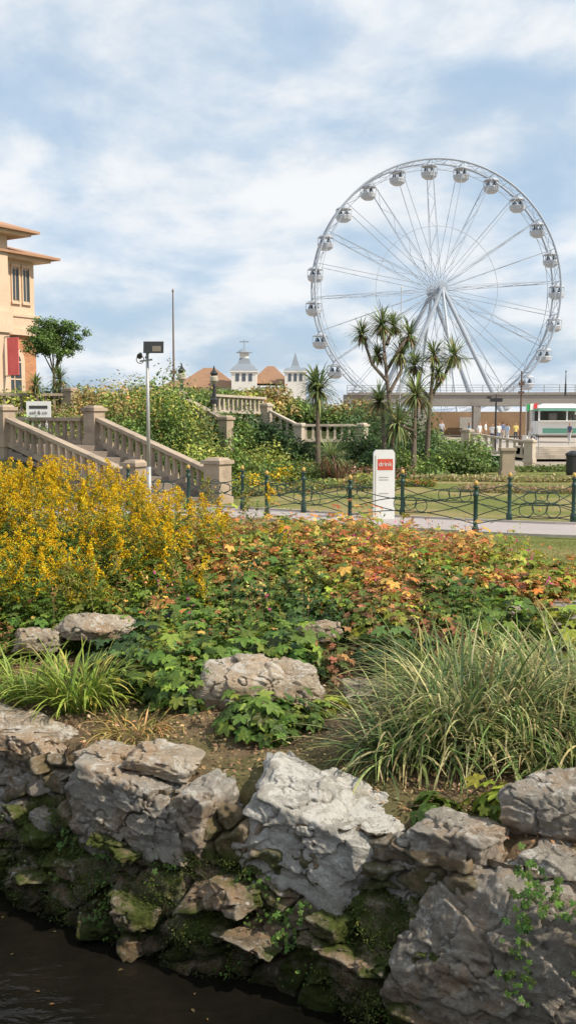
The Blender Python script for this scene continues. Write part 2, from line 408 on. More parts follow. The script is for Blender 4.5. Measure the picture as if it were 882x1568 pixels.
# moss cushions hug the wall: points sampled on the wall sheet itself
mb=MB(); n=110000
idx=rng.integers(0,len(Pw),n); pw_=Pw[idx]+rng.normal(size=(n,3))*.006
msk=fbm(pw_*[2.0,0,2.6],77,4)+.10*(pw_[:,2]<-.5)
keep=(msk>.50)&(pw_[:,2]<-.22)&(pw_[:,2]>-.93)&(pw_[:,0]<1.0); pw_=pw_[keep];msk=msk[keep];n=len(pw_)
cush=fbm(pw_*9,15,2); out=np.clip((msk-.49)*.5,.0,.05)*(.3+1.2*cush)+rng.uniform(0,.012,n)
pos=pw_+nv*out[:,None]
nn=nrm(np.array([-.5,-.86,.5])+sph(n)*.8)
cb=fbm(pos*6,5,3)[:,None]
mb.scatter(LEAF,pos,frames(nn,sph(n)+[0,0,-.4]),rng.uniform(.007,.019,n),pick([(.10,.14,.025),(.13,.17,.03),(.06,.09,.02),(.17,.18,.04)],n)*np.clip(cb*3.0-.8,.2,1.3))
mb.done('wall_moss',lm)
# ferny weeds in clumps on the moss
mb=MB()
for k in range(70):
    x=rng.uniform(-3.2,.95); z=rng.uniform(-.88,-.3); c0=np.array([x,float(yw(x))+.02-.14*float(sst(-.1,-1.0,z)),z]); n=rng.integers(10,34)
    p=c0+rng.normal(size=(n,3))*[.05,.03,.04]
    mb.scatter(LEAF if k%3 else PALM,p,frames(nrm(np.array([-.5,-.86,.8])+sph(n)*.6),sph(n)),rng.uniform(.014,.032,n),pick([(.12,.21,.04),(.17,.26,.06),(.08,.14,.03)],n))
mb.done('wall_weeds',lm)
# ------------------------------------------------------------------ planting in the rock bed
G1=[(.17,.27,.045),(.13,.22,.04),(.24,.33,.055),(.09,.16,.03)]
G2=[(.08,.15,.05),(.055,.11,.035),(.12,.20,.055)]
YG=[(.42,.43,.06),(.32,.38,.05),(.21,.29,.045)]
OR=[(.72,.29,.08),(.58,.19,.07),(.74,.42,.10),(.42,.15,.07),(.28,.30,.055),(.66,.42,.10),(.20,.26,.045),(.75,.5,.12)]
BR=[(.40,.17,.08),(.48,.26,.11),(.27,.13,.06),(.20,.20,.055),(.17,.22,.05)]
ROCKX=[(-1.75,9.0,.5),(-2.2,8.9,.35),(2.85,9.6,.5),(.30,9.0,.25),(2.2,9.5,.2)]
def dome(mb,cx,cy,r,h,n,pal,size,tm=PALM,cen=0):
    z0=float(hgt(cx,cy)); d=sph(n); d[:,2]=np.abs(d[:,2])**.8; d=nrm(d)
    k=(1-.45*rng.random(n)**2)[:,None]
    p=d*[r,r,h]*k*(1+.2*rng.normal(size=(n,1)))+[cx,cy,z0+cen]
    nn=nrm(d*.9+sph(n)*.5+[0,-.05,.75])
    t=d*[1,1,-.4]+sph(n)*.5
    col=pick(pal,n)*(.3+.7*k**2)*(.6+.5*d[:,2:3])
    mb.scatter(tm,p,frames(nn,t),size*rng.uniform(.5,1.35,n),np.clip(col,0,.95))
    return z0
mb=MB()
pl=[]
tries=0
while len(pl)<600 and tries<60000:
    tries+=1
    x=rng.uniform(-4.9,3.6); y=rng.uniform(7.2,13.7)
    d=(y-float(yw(x)))*.85
    if x>1.4 and y>13.5-(x-1.4)*1.75: continue
    if d<1.25 : continue
    if y<8.3 and x>-.75 and x<1.1: continue
    if y<8.9 and x>.6: continue
    if any(abs(x-a)<c+.12 and -1.0<y-b_<.25 for a,b_,c in ROCKX): continue
    if any((x-a)**2+(y-b_)**2<(.2)**2 for a,b_ in pl): continue
    pl.append((x,y))
    t=(y-7.5)/6
    w=float(fbm(np.array([[x*.9,y*.9,0]]),50,3)[0])
    back=sst(9.2,12.0,y+.4*(w-.5)*6)
    rr=rng.random()
    h=.26+.22*t+.25*float(back)*rng.random()+.1*w
    if x>1.2: h*=.85
    if x<-1.3 and y>9.4: pal=G1 if rr<.6 else YG
    elif rr<back*.88: pal=OR if rng.random()<.82 else YG
    elif w>.58: pal=BR if rng.random()<.6 else OR
    elif w>.47: pal=YG if rng.random()<.5 else G1
    else: pal=G1 if rng.random()<.65 else G2
    if x>1.9 and y>9.8 : pal=OR if rng.random()<.55 else YG
    sz=rng.uniform(.05,.08) if pal is not BR else .042
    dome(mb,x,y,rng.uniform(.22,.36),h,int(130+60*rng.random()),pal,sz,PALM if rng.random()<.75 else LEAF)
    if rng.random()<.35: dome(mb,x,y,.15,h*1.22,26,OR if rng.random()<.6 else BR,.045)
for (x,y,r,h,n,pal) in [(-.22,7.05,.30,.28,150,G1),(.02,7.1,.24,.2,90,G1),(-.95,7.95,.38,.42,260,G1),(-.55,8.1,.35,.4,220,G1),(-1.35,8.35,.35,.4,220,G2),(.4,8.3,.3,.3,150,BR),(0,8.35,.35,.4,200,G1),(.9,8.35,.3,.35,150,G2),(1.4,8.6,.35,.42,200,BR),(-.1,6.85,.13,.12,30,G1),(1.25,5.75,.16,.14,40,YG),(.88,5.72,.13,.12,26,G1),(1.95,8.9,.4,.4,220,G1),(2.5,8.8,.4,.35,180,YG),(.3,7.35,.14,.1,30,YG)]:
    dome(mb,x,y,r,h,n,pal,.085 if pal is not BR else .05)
mb.done('anemone_plants',leafmat('anemone_leaf',.35))
mb=MB(); hb=HB()
for k in range(220):
    x=rng.uniform(-2.2,2.6); y=rng.uniform(8.6,13.0)
    if x>1.4 and y>13.2-(x-1.4)*1.75: continue
    z=float(hgt(x,y)); h=rng.uniform(.42,.66)*(.78+.03*y)
    top=np.array([x+rng.normal()*.08,y+rng.normal()*.08,z+h])
    hb.cyl((x,y,z),top,.0035,.002,3)
    n=14; c=[(.48,.22,.08),(.7,.48,.16),(.75,.10,.30),(.30,.36,.07)][rng.choice([0,1,2,3],p=[.35,.3,.12,.23])]
    if c[2]>.2: n=8
    p=top+rng.normal(size=(n,3))*[.03,.03,.05]
    mb.scatter(LEAF,p,frames(sph(n),sph(n)),rng.uniform(.02,.045,n),pick([c],n))
r_=root('flower_stalks',(0,10,.4)); mb.done('seed_heads_and_flowers',lm,r_); hb.done('dry_stalks',mat('stalk',(.28,.2,.09)),r_)
# goldenrod
mb=MB(); ml_=MB()
TET=(np.array([(0,0,0),(.5,.3,.2),(-.4,.5,.1),(0,.2,.6)],float),np.array([(0,1,2),(0,1,3),(0,2,3),(1,2,3)]))
k=0
while k<420:
    x=rng.uniform(-5.0,-.3); y=rng.uniform(9.3,12.9)
    if x>-1.3 and rng.random()<.7: continue
    k+=1
    z0=float(hgt(x,y)); h=(1.36-.36*sst(-3.0,-.8,x))*rng.uniform(.70,1.08)*(.58+.42*sst(9.3,11.4,y))
    lean=rng.normal(size=2)*.15; top=np.array([x+lean[0],y+lean[1],z0+h])
    n=55; t=rng.uniform(.2,.97,n); bp=np.stack([x+lean[0]*t,y+lean[1]*t,z0+h*t],1)
    ml_.blades(bp,rng.uniform(0,6.28,n),rng.uniform(.09,.18,n),rng.uniform(.2,.9,n),rng.uniform(.6,1.4,n),rng.uniform(.011,.021,n),pick([(.18,.27,.045),(.25,.34,.055),(.12,.19,.04)],n),3)
    pf=.92*sst(8.6,10.6,y)+.08-.35*sst(-2.0,-.8,x)
    gold=rng.random()<pf
    if not gold and rng.random()<.5: continue
    nb=rng.integers(6,12); sp=rng.uniform(.75,1.3)
    for b_ in range(nb):
        a=rng.uniform(0,6.28); L=rng.uniform(.08,.18)*(.5+.10*b_)*sp; s0=top-[0,0,.028*b_*sp]
        m_=28; t=rng.random(m_)
        pp=s0+np.stack([np.cos(a)*L*t,np.sin(a)*L*t,(.10*t-.13*t*t)*1.0+.07*(1-b_/nb)],1)+rng.normal(size=(m_,3))*.009
        pal=[(.94,.62,.02),(.95,.72,.04),(.86,.50,.02),(.92,.68,.06)] if gold else [(.42,.42,.08),(.5,.4,.14)]
        mb.scatter(TET,pp,frames(sph(m_),sph(m_)),rng.uniform(.015,.029,m_),pick(pal,m_,var=.12))
r_=root('goldenrod_plants',(-2.5,11,.4))
mb.done('flower_plumes',leafmat('goldenrod_flower',.35,.8,.1),parent=r_); ml_.done('stem_leaves',lm,parent=r_)
def grassclump(name,cx,cy,spread,n,L,pal,tips,w=.012,seed=0,lo=.55,hi=1.5):
    mb=MB(); a=rng.uniform(0,6.28,n); r=np.sqrt(rng.random(n))*spread
    bx=cx+np.cos(a)*r; by=cy+np.sin(a)*r*.7
    base=np.stack([bx,by,hgt(bx,by)-.02],1)
    az=a+rng.normal(size=n)*.9
    ln=L*rng.uniform(.45,1.2,n)
    c=pick(pal,n,var=.35); tp=pick(tips,n,var=.35)
    mb.blades(base,az,ln,rng.uniform(lo,hi,n),rng.uniform(.5,2.5,n),w*rng.uniform(.6,1.4,n),c,8,tip=tp)
    return mb.done(name,leafmat(name+'_blade',.3),origin=(cx,cy,float(hgt(cx,cy))))
GD=[(.08,.15,.06),(.12,.20,.06),(.05,.10,.045),(.17,.25,.07),(.07,.13,.05),(.58,.52,.26),(.5,.46,.2)]
GT=[(.20,.26,.07),(.26,.32,.09),(.55,.47,.2),(.60,.48,.24),(.16,.23,.06)]
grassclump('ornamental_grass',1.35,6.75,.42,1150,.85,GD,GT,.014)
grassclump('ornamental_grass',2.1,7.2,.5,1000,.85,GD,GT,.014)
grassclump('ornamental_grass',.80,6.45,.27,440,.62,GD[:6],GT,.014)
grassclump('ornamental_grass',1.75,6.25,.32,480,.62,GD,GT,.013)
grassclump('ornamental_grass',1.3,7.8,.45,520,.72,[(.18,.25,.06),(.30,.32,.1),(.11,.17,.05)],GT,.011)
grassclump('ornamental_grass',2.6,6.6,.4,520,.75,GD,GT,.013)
grassclump('daylily_clump',-1.62,7.65,.2,330,.62,[(.20,.32,.05),(.28,.38,.06),(.14,.23,.04)],[(.32,.38,.06),(.55,.44,.12),(.34,.4,.07)],.016,lo=.9)
grassclump('daylily_clump',-2.1,7.95,.2,200,.5,[(.20,.32,.05),(.25,.36,.06)],[(.3,.38,.06),(.34,.4,.07)],.014,lo=.9)
grassclump('daylily_clump',-1.15,7.15,.18,150,.35,[(.36,.32,.08),(.52,.3,.12)],[(.62,.44,.18),(.68,.36,.14)],.010,lo=.1,hi=.9)
grassclump('daylily_clump',-2.75,8.3,.25,260,.6,[(.22,.33,.05)],[(.34,.4,.07)],.014,lo=.9)
mb=MB(); n=5200
x=rng.uniform(-3,2.6,n); y=yw(x)+rng.uniform(.45,3.2,n)
kp=(fbm(np.stack([x*1.7,y*1.7,0*x],1),90,3)>.52); x=x[kp];y=y[kp];n=len(x)
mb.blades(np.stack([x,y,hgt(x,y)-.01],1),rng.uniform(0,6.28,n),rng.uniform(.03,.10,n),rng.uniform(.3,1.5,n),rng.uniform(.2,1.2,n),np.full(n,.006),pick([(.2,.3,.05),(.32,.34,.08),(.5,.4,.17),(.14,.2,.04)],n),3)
mb.done('turf_tufts',lm)
mb=MB(); n=4500; x=rng.uniform(-3,2.4,n); y=yw(x)+rng.uniform(.35,2.6,n)
mb.scatter(LEAF,np.stack([x,y,hgt(x,y)+.03],1),frames(np.array([0,0,1.])+sph(n)*.5,sph(n)),rng.uniform(.015,.05,n),pick([(.4,.24,.13),(.55,.4,.22),(.26,.16,.08)],n))
n=46; x=rng.uniform(-3,1,n); y=yw(x)-rng.uniform(.2,1.8,n)
mb.scatter(LEAF,np.stack([x,y,np.full(n,-.893)],1),frames(np.array([0,0,1.])+sph(n)*.04,sph(n)),rng.uniform(.015,.045,n),pick([(.28,.15,.05),(.26,.18,.06),(.1,.08,.04)],n))
mb.done('fallen_leaves',lm)
mb=MB()
for k in range(9):
    x=rng.uniform(1.15,1.55); p=np.array([x,float(yw(x))-.16,.12+rng.uniform(-.15,.2)])
    for j in range(26):
        p=p+np.array([rng.normal()*.022,-.003+rng.normal()*.004,-.016]); 
        c=pick([(.14,.25,.045),(.19,.30,.06),(.09,.16,.035)],1)
        mb.scatter(PALM,(p+rng.normal(size=(1,3))*.03),frames(np.array([[-.4,-.9,.5]])+sph(1)*.35,np.array([[0,0,-1.]])+sph(1)*.5),rng.uniform(.018,.034,1),c)
mb.done('ivy_vine',lm)
mb=MB(); n=16000; x=rng.uniform(2.0,7.5,n); y=rng.uniform(12,19.3,n); kp=x+(y-10)*.5>4.4; x=x[kp];y=y[kp];n=len(x)
mb.blades(np.stack([x,y,hgt(x,y)],1),rng.uniform(0,6.28,n),rng.uniform(.03,.06,n),rng.uniform(.8,1.5,n),rng.uniform(.1,.8,n),np.full(n,.008),pick([(.2,.24,.05),(.27,.27,.08),(.4,.33,.13)],n),2)
mb.done('lawn_grass',lm)
# ------------------------------------------------------------------ path, kerbs, lawn beds
m,nt,b,o=newmat('grey_pink_tarmac'); g=N(nt,'ShaderNodeNewGeometry').outputs['Position']
c=mix(nt,.5,ramp(nt,noise(nt,g,.5,6),[(.3,(.33,.285,.275)),(.7,(.43,.385,.375))]),ramp(nt,noise(nt,g,5,6),[(.3,(.33,.29,.28)),(.7,(.43,.39,.38))]))
nt.links.new(c,b.inputs['Base Color']); b.inputs['Roughness'].default_value=.9; bump(nt,b,noise(nt,g,80,4),.4,.01); pathm=m
kerbm=mat('concrete_kerb',(.42,.38,.34),.85,.2,4)
near=[(-9,24.6),(-3,23.9),(0,23.0),(3,20.9),(5.5,19.8),(8,19.4),(14,19.2),(40,20)]
farr=[(-9,27.2),(-3,27.0),(0,25.2),(3,23.6),(5.5,22.3),(8,21.8),(14,21.6),(40,22.6)]
def resamp(pts,n=60):
    p=np.array(pts,float); s=np.r_[0,np.cumsum(np.linalg.norm(np.diff(p,axis=0),axis=1))]; t=np.linspace(0,s[-1],n)
    q=np.stack([np.interp(t,s,p[:,0]),np.interp(t,s,p[:,1])],1)
    for _ in range(4): q[1:-1]=(q[:-2]+q[1:-1]*2+q[2:])/4
    return q
a=resamp(near);b2=resamp(farr)
V=[(*p,.006) for p in a]+[(*p,.006) for p in b2]; n=len(a)
make_obj('footpath',V,[(i,i+1,n+i+1,n+i) for i in range(n-1)],pathm)
for pts in (a,b2):
    hb=HB()
    for i in range(len(pts)-1): hb.beam((*pts[i],.02),(*pts[i+1],.02),.09,.07)
    hb.done('path_edging',kerbm)
plaza=HB(); plaza.add([(6,58,.012),(70,58,.012),(70,99,.012),(6,99,.012)],[(0,1,2,3)]); plaza.done('paved_plaza',mat('paving',(.42,.37,.32),.9,.12,.6))
mb=MB()
for (x0,x1,yy,wd,pal,n,sz) in [(5.5,17,31.5,1.0,[(.5,.36,.22),(.42,.25,.17),(.2,.24,.07)],6000,.10),(4.5,16,36.5,.8,[(.5,.4,.24),(.3,.3,.1)],4200,.12),(8,22,43,1.5,[(.1,.15,.03),(.15,.2,.05)],5000,.14),(-1.5,5,33.5,.7,[(.16,.24,.05),(.55,.22,.08),(.24,.3,.06)],5000,.10)]:
    t=rng.random(n); x=x0+(x1-x0)*t; y=yy+wd*(rng.random(n)-.5)+.5*np.sin(x*.5)
    p=np.stack([x,y,hgt(x,y)+rng.uniform(0,.22,n)],1)
    mb.scatter(LEAF,p,frames(np.array([0,0,1.])+sph(n)*.7,sph(n)),sz*rng.uniform(.6,1.3,n),pick(pal,n))
mb.done('bedding_plants',lm)
# ------------------------------------------------------------------ ornamental fence
green=mat('dark_green_paint',(.012,.045,.035),.4,.15,6,.1); gold=mat('gold_finial',(.50,.32,.08),.45,.2,8,.1); fwm=mat('fence_wire',(.03,.06,.05),.4,.2)
def fence(name,pts):
    r=root(name,(pts[0][0],pts[0][1],0)); hb=HB(); gb=HB(); wb=HB()
    for (x,y) in pts:
        hb.lathe((x,y,0),[(.07,-.05),(.07,.18),(.045,.22),(.045,.8),(.06,.83),(.06,.88),(.04,.9),(.04,.98),(.065,1.0),(.065,1.03)],10)
        gb.lathe((x,y,1.03),[(.025,0),(.045,.03),(.05,.06),(.038,.09),(.01,.12)],10)
    for (p,q) in zip(pts[:-1],pts[1:]):
        P0=Vector((*p,0));P1=Vector((*q,0)); D=P1-P0
        for za,sag in ((.86,-.20),(.26,.18),(.70,-.30),(.42,.30)):
            pp=[P0+D*t+Vector((0,0,za+sag*math.sin(math.pi*t)*1.0)) for t in np.linspace(0,1,17)]
            wb.tube(pp,.011,5)
        mid=P0+D*.5+Vector((0,0,.57)); u=D.normalized()
        for off,rad in ((-.26,.14),(.26,.14),(0,.15)):
            cc=mid+u*off+Vector((0,0,0 if off else .05))
            wb.tube([cc+u*math.cos(t)*rad+Vector((0,0,math.sin(t)*rad)) for t in np.linspace(0,2*math.pi,20,endpoint=False)],.010,5,closed=True)
        gb.lathe((mid.x,mid.y,mid.z-.03),[(.01,0),(.025,.02),(.025,.04),(.01,.06)],6)
    hb.done('posts',green,r,True); gb.done('finials',gold,r,True); wb.done('scroll_wires',fwm,r,True)
fence('ornamental_fence',[(-4.2,26.2),(-2.6,26.0),(-1.17,25.6),(.39,24.85),(2.75,23.9),(5.06,22.7),(6.5,22.6),(8.3,22.4),(10,22.2)])
fence('ornamental_fence',[(-.5,23.4),(1.36,21.8),(3.78,20.0),(6.2,19.35),(8.6,19.15)])
# ------------------------------------------------------------------ totem sign
r=root('information_totem_sign',(2.25,23.4,0)); wp=mat('white_paint',(.78,.78,.76),.4,.04,3,.05); red=mat('red_vinyl',(.62,.09,.05),.5,.08,5,.05)
hb=HB(); yw_=.06
prof=[(-.25,0),(.25,0),(.25,1.56),(.2,1.63),(-.2,1.63),(-.25,1.56)]
ca,sa=math.cos(yw_),math.sin(yw_)
def tv(x,y,z): return (2.25+x*ca-y*sa,23.4+x*sa+y*ca,z)
v=[tv(x,-.07,z) for x,z in prof]+[tv(x,.07,z) for x,z in prof]; n=6
hb.add(v,[tuple(range(n)),tuple(range(2*n-1,n-1,-1))]+[(i,n+i,n+(i+1)%n,(i+1)%n) for i in range(n)]); hb.done('body',wp,r)
hb=HB(); hb.add([tv(x,-.075,z) for x,z in ((-.16,1.16),(.2,1.16),(.2,1.42),(-.16,1.42))],[(0,1,2,3)]); hb.done('red_panel',red,r)
hb=HB(); hb.add([tv(x,-.075,z) for x,z in ((-.22,.1),(-.195,.1),(-.195,1.5),(-.22,1.5))],[(0,1,2,3)])
for zz_ in (.98,.92,.6): hb.add([tv(x,-.075,z) for x,z in ((-.12,zz_),(.1,zz_),(.1,zz_+.02),(-.12,zz_+.02))],[(0,1,2,3)])
hb.done('grey_lettering_lines',mat('grey_vinyl',(.45,.42,.35)),r)
def text(s,size,loc,rot,m,parent,name='lettering'):
    cu=bpy.data.curves.new(name,'FONT'); cu.body=s; cu.size=size; cu.align_x='CENTER'; cu.extrude=.002
    o=bpy.data.objects.new(name,cu); scene.collection.objects.link(o); cu.materials.append(m)
    o.parent=parent; o.location=Vector(loc)-parent.location; o.rotation_euler=rot; return o
text('drink',.15,tv(.02,-.08,1.25),(math.radians(90),0,yw_),wp,r)
# ------------------------------------------------------------------ stairs & balustrades
stone=mat('weathered_cast_stone',(.40,.315,.235),.9,.28,1.4,.5,.015,dirt=(.16,.13,.105))
stoned=mat('dark_stone',(.26,.21,.17),.9,.25,1.4,.5,.015)
def balus(hb,p0,p1,h=.85,sp=.3,w=.24,plinth=.14):
    p0=Vector(p0);p1=Vector(p1);D=p1-p0;L=math.hypot(D.x,D.y)
    up=lambda z:Vector((0,0,z))
    hb.beam(p0+up(plinth/2),p1+up(plinth/2),w,plinth+.0)
    hb.beam(p0+up(h-.055),p1+up(h-.055),w+.06,.11)
    n=max(2,int(L/sp))
    for i in range(n):
        c=p0+D*((i+.5)/n)
        yaw=math.atan2(D.y,D.x)
        hb.box(c+up(plinth+.05),(.15,.15,.14),yaw); hb.box(c+up((plinth+h)/2),(.115,.115,h-plinth-.2),yaw,.85); hb.box(c+up(h-.14),(.14,.14,.08),yaw)
def newel(hb,x,y,z0,h=1.1,s=.46,yaw=-.6):
    hb.box((x,y,z0+h/2-.3),(s,s,h-.05+.6),yaw); hb.box((x,y,z0+h+.02),(s+.12,s+.12,.1),yaw); hb.box((x,y,z0+h+.1),(s,s,.08),yaw,.75); hb.box((x,y,z0+.08),(s+.08,s+.08,.2),yaw)
r=root('stone_staircase',(-4,28,0))
hb=HB()
A0,B0=Vector((-4.1,26.7,0)),Vector((-1.95,27.6,0)); A1,B1=Vector((-8.5,30.0,1.5)),Vector((-6.0,31.0,1.5))
for i in range(9):
    t0=i/9
    a_=A0.lerp(A1,t0);b_=B0.lerp(B1,t0);c_=B0.lerp(B1,(i+1)/9+.02);d_=A0.lerp(A1,(i+1)/9+.02)
    hb.prism([a_[:2],b_[:2],c_[:2],d_[:2]],-.3,(i+1)*1.5/9)
hb.prism([A1[:2],B1[:2],(-7.0,33.0),(-9.8,32.2)],-.3,1.503)
hb.done('steps',stoned,r)
hb=HB()
balus(hb,A0+Vector((-.2,.15,.08)),A1+Vector((.2,-.15,0))); balus(hb,B0+Vector((-.2,.17,.08)),B1+Vector((.2,-.17,0)))
newel(hb,A0.x,A0.y,0);newel(hb,B0.x,B0.y,0,1.12,.55);newel(hb,A1.x,A1.y,1.5);newel(hb,B1.x,B1.y,1.5,1.08)
balus(hb,(-6.4,31.3,1.5),(-9.6,33.2,1.5)); newel(hb,-9.8,33.3,1.5)
balus(hb,(-8.9,29.9,1.5),(-13,29.0,1.5))
hb.done('balustrade',stone,r)
dk=HB()
for (p,q) in ((A0,A1),(B0,B1)):
    for i in range(12):
        u=p.lerp(q,i/12);v=p.lerp(q,(i+1)/12)
        dk.beam((u.x,u.y,u.z*.5-.1),(v.x,v.y,v.z*.5-.1),.20,max(.2,(u.z+v.z)/2+.2))
dk.done('stringer_walls',stoned,r)
def balobj(name,segs,news,m=stone):
    hb=HB()
    for a_,b_ in segs: balus(hb,a_,b_,.88,.34)
    for x,y,z in news: newel(hb,x,y,z,1.05,.45)
    return hb.done(name,m,origin=segs[0][0])
balobj('stone_balustrade',[((-20,41,2.45),(-9.6,43.5,2.45)),((-9.2,43.6,2.45),(-4.9,45,2.45)),((-4.7,44.6,2.35),(-2.7,40.6,1.45))],[(-9.4,43.5,2.4),(-4.9,44.9,2.3),(-2.5,40.2,1.2)])
ps=mat('pale_cast_stone',(.50,.43,.35),.9,.2,1.4,.4,dirt=(.25,.21,.17))
balobj('stone_balustrade',[((-3.6,47.5,2.5),(-1.2,51,2.4)),((-.9,50.5,1.75),(.5,49.7,1.05)),((.7,49.7,1.05),(3.6,50,1.05))],[(-1.1,50.8,1.8),(.6,49.7,.8),(3.7,50,.8)],ps)
balobj('stone_balustrade',[((9.4,52,.6),(12.0,50.5,.2))],[(9.3,52,.5),(12.2,50.4,0)],ps)
# ------------------------------------------------------------------ shrubs & bank planting
shr=leafmat('shrub_leaf',.25)
SG=[(.15,.23,.05),(.20,.28,.06),(.10,.16,.04)];SD=[(.045,.09,.03),(.065,.115,.035),(.09,.15,.04)]
SY=[(.38,.41,.08),(.28,.35,.07),(.44,.43,.10)];SO=[(.36,.30,.10),(.46,.28,.11),(.22,.25,.07)];SR=[(.38,.19,.12),(.30,.16,.11),(.23,.2,.08)];SF=[(.92,.62,.03),(.85,.5,.03),(.2,.27,.05)]
def shrub(name,x,y,R,n,size,pal,zc=None,lumps=14):
    mb=MB(); z=float(hgt(x,y)) if zc is None else zc
    cloud(mb,(x,y,z),R,n,size,pal,lumps,hemi=True); mb.done(name,shr,origin=(x,y,z))
def px(p,y): return (p-441)/1524*y
for (p,y,rx,rz,pal,zc) in [
 (395,43,1.35,1.75,SD,.9),(305,40,.8,.8,SD,1.5),(335,36,1.3,1.6,SG,None),(300,34.5,1.1,1.3,SY,None),(368,36,.9,1.0,SG,None),
 (245,35,1.2,2.5,SG,None),(205,37,1.2,2.2,SO,1.0),(178,38,1.2,2.2,SG,1.0),(268,38,1.2,1.8,SY,1.3),(225,41,1.6,1.8,SG,1.8),(150,42,1.8,1.5,SO,2.0),(352,41,1.0,1.1,SG,1.3),
 (280,33,.9,1.0,SG,None),(320,32,.8,.7,SY,None),(352,32,.7,.6,SG,None),(195,34,1.0,1.8,SG,.8),(290,41,1.0,1.2,SD,1.4),(330,44,1.2,1.1,SG,1.6),(225,33,.9,1.4,SD,.5),(190,40,1.2,1.7,SY,1.8),(260,42,1.2,1.5,SO,1.8),
 (410,55,1.4,1.5,SO,2.4),(430,56,1.5,1.3,SG,2.2),(385,54,1.2,1.0,SY,2.4),
 (412,38,1.0,.9,SG,None),(436,37,.8,.8,SF,None),(455,36.5,.7,.6,SG,None),(383,35,.8,.6,SF,None),(470,38,1,1.0,SG,None),(445,44,1.0,1.3,SD,.3),(400,39,1.1,1.2,SY,None),
 (545,38,.9,.75,SR,None),(520,40,.9,.9,SD,None),(572,40,1.1,1.2,SD,None),(600,41,1.2,1.2,SG,None),(640,38,1.1,.7,SG,None),(570,37,.8,.5,SY,None),(618,38,.7,.6,SR,None),
 (690,42,1.5,1.2,SG,None),(735,43,1.2,1.1,SD,None),(660,44,1.3,1.5,SD,None),(710,46,1.3,1.4,SG,None),(770,44,.6,.5,SD,None),(630,46,1.4,1.7,SD,None),(560,46,1.3,1.6,SD,None),
 (590,55,2.5,2.2,SD,None),(670,58,2.3,1.4,SG,None),(490,58,2.0,1.2,SG,1.6),(540,60,2.2,1.6,SO,1.6),(470,66,2.5,1.8,SD,1.6),
 (20,33,1.5,.8,SG,1.6),(110,45,1.4,1.2,SG,2.4),(20,44,2.0,1.0,SY,2.4),(350,60,2.2,1.0,SG,2.9),(260,58,2.6,1.0,SG,2.9),(300,62,2.6,.9,SO,3.0)]:
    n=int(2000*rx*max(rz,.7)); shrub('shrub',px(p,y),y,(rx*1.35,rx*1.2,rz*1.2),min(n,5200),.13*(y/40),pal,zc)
mb=MB(); n=30000; x=rng.uniform(-9,3.5,n); y=rng.uniform(31,46,n); u=(x+3)*-.79+(y-27.1)*.61
vv=(x+1.95)*.61+(y-27.6)*.79
kp=(vv>.35)&(y>31.5); x=x[kp];y=y[kp];n=len(x); nz=fbm(np.stack([x*.8,y*.8,0*x],1),61,3)
p=np.stack([x,y,hgt(x,y)+rng.uniform(0,.2,n)+nz*.4-.1],1)
c=pick(SG+SY+SO,n)*(.2+1.0*nz[:,None]); mb.scatter(LEAF,p,frames(np.array([0,-.3,1.])+sph(n)*.8,sph(n)),.14*rng.uniform(.6,1.3,n),c)
mb.done('bank_groundcover',shr)
# ------------------------------------------------------------------ trees
bark=mat('bark',(.17,.13,.10),.95,.3,6,.8,.03)
def roundtree(name,x,y,z,th,R,cz,n,pal,size):
    r=root(name,(x,y,z)); hb=HB()
    top=Vector((x+.05,y,z+th)); hb.tube([(x,y,z-.2),(x+.04,y,z+th*.5),top],.10,8,r1=.06)
    for k in range(9):
        a=k*2.4; e=Vector((math.cos(a)*R[0]*.5,math.sin(a)*R[1]*.5,(cz-th)+rng.uniform(-.3,.4)*R[2]))
        hb.tube([top,top+e*.5+Vector((0,0,.1)),top+e],.04,5,r1=.01)
    hb.done('trunk_and_limbs',bark,r,True)
    mb=MB()
    for k in range(34):
        d=sph(1)[0]; c=np.array([x,y,z+cz])+d*np.array(R)*rng.uniform(.25,.82); rr=rng.uniform(.30,.5)
        cloud(mb,c,np.array(R)*rr,n//34,size,pal,6,shell=.8)
    mb.done('crown',shr,r)
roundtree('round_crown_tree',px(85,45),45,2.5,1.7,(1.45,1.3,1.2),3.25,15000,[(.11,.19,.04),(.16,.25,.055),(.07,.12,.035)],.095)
def heads(mb,dead,c,R,n=150,up=.1):
    k=n; d=sph(k); d[:,2]=d[:,2]*.8+up; d=nrm(d); az=np.arctan2(d[:,1],d[:,0]); el=np.arcsin(np.clip(d[:,2],-1,1))
    mb.blades(np.tile(np.array(c,float),(k,1))+d*.05,az,R*rng.uniform(.6,1.15,k),el+.25,rng.uniform(.2,1.3,k),np.full(k,.055*max(R,.7)),pick([(.17,.24,.09),(.24,.30,.11),(.10,.16,.06),(.36,.37,.14)],k),4)
    k=60; az=rng.uniform(0,6.28,k)
    dead.blades(np.tile(np.array(c,float),(k,1)),az,R*.75*rng.uniform(.6,1.1,k),rng.uniform(-1.1,-.3,k),rng.uniform(.2,.6,k),np.full(k,.05),pick([(.3,.21,.12),(.38,.28,.15),(.2,.14,.08)],k),3)
def cordyline(name,base,branches):
    r=root(name,base); hb=HB(); mb=MB(); dd=MB()
    for pts,R in branches:
        hb.tube(pts,.13 if pts[0][2]<base[2]+.3 else .08,7,r1=.05)
        heads(mb,dd,pts[-1],R)
    hb.done('trunk_and_limbs',bark,r,True); mb.done('sword_leaves',lm,r); dd.done('dead_leaf_skirt',lm,r)
def q3(p,py,yy=42): return (px(p,yy),yy+rng.normal()*.25,2.5-(py-632)/1524*yy*1.005)
cordyline('cordyline_palm',(px(487,42),42,0),[([(px(487,42),42,-.1),q3(486,650),q3(487,598)],1.25),([q3(487,612),q3(480,585)],.95)])
t0=(px(605,42),42,-.1)
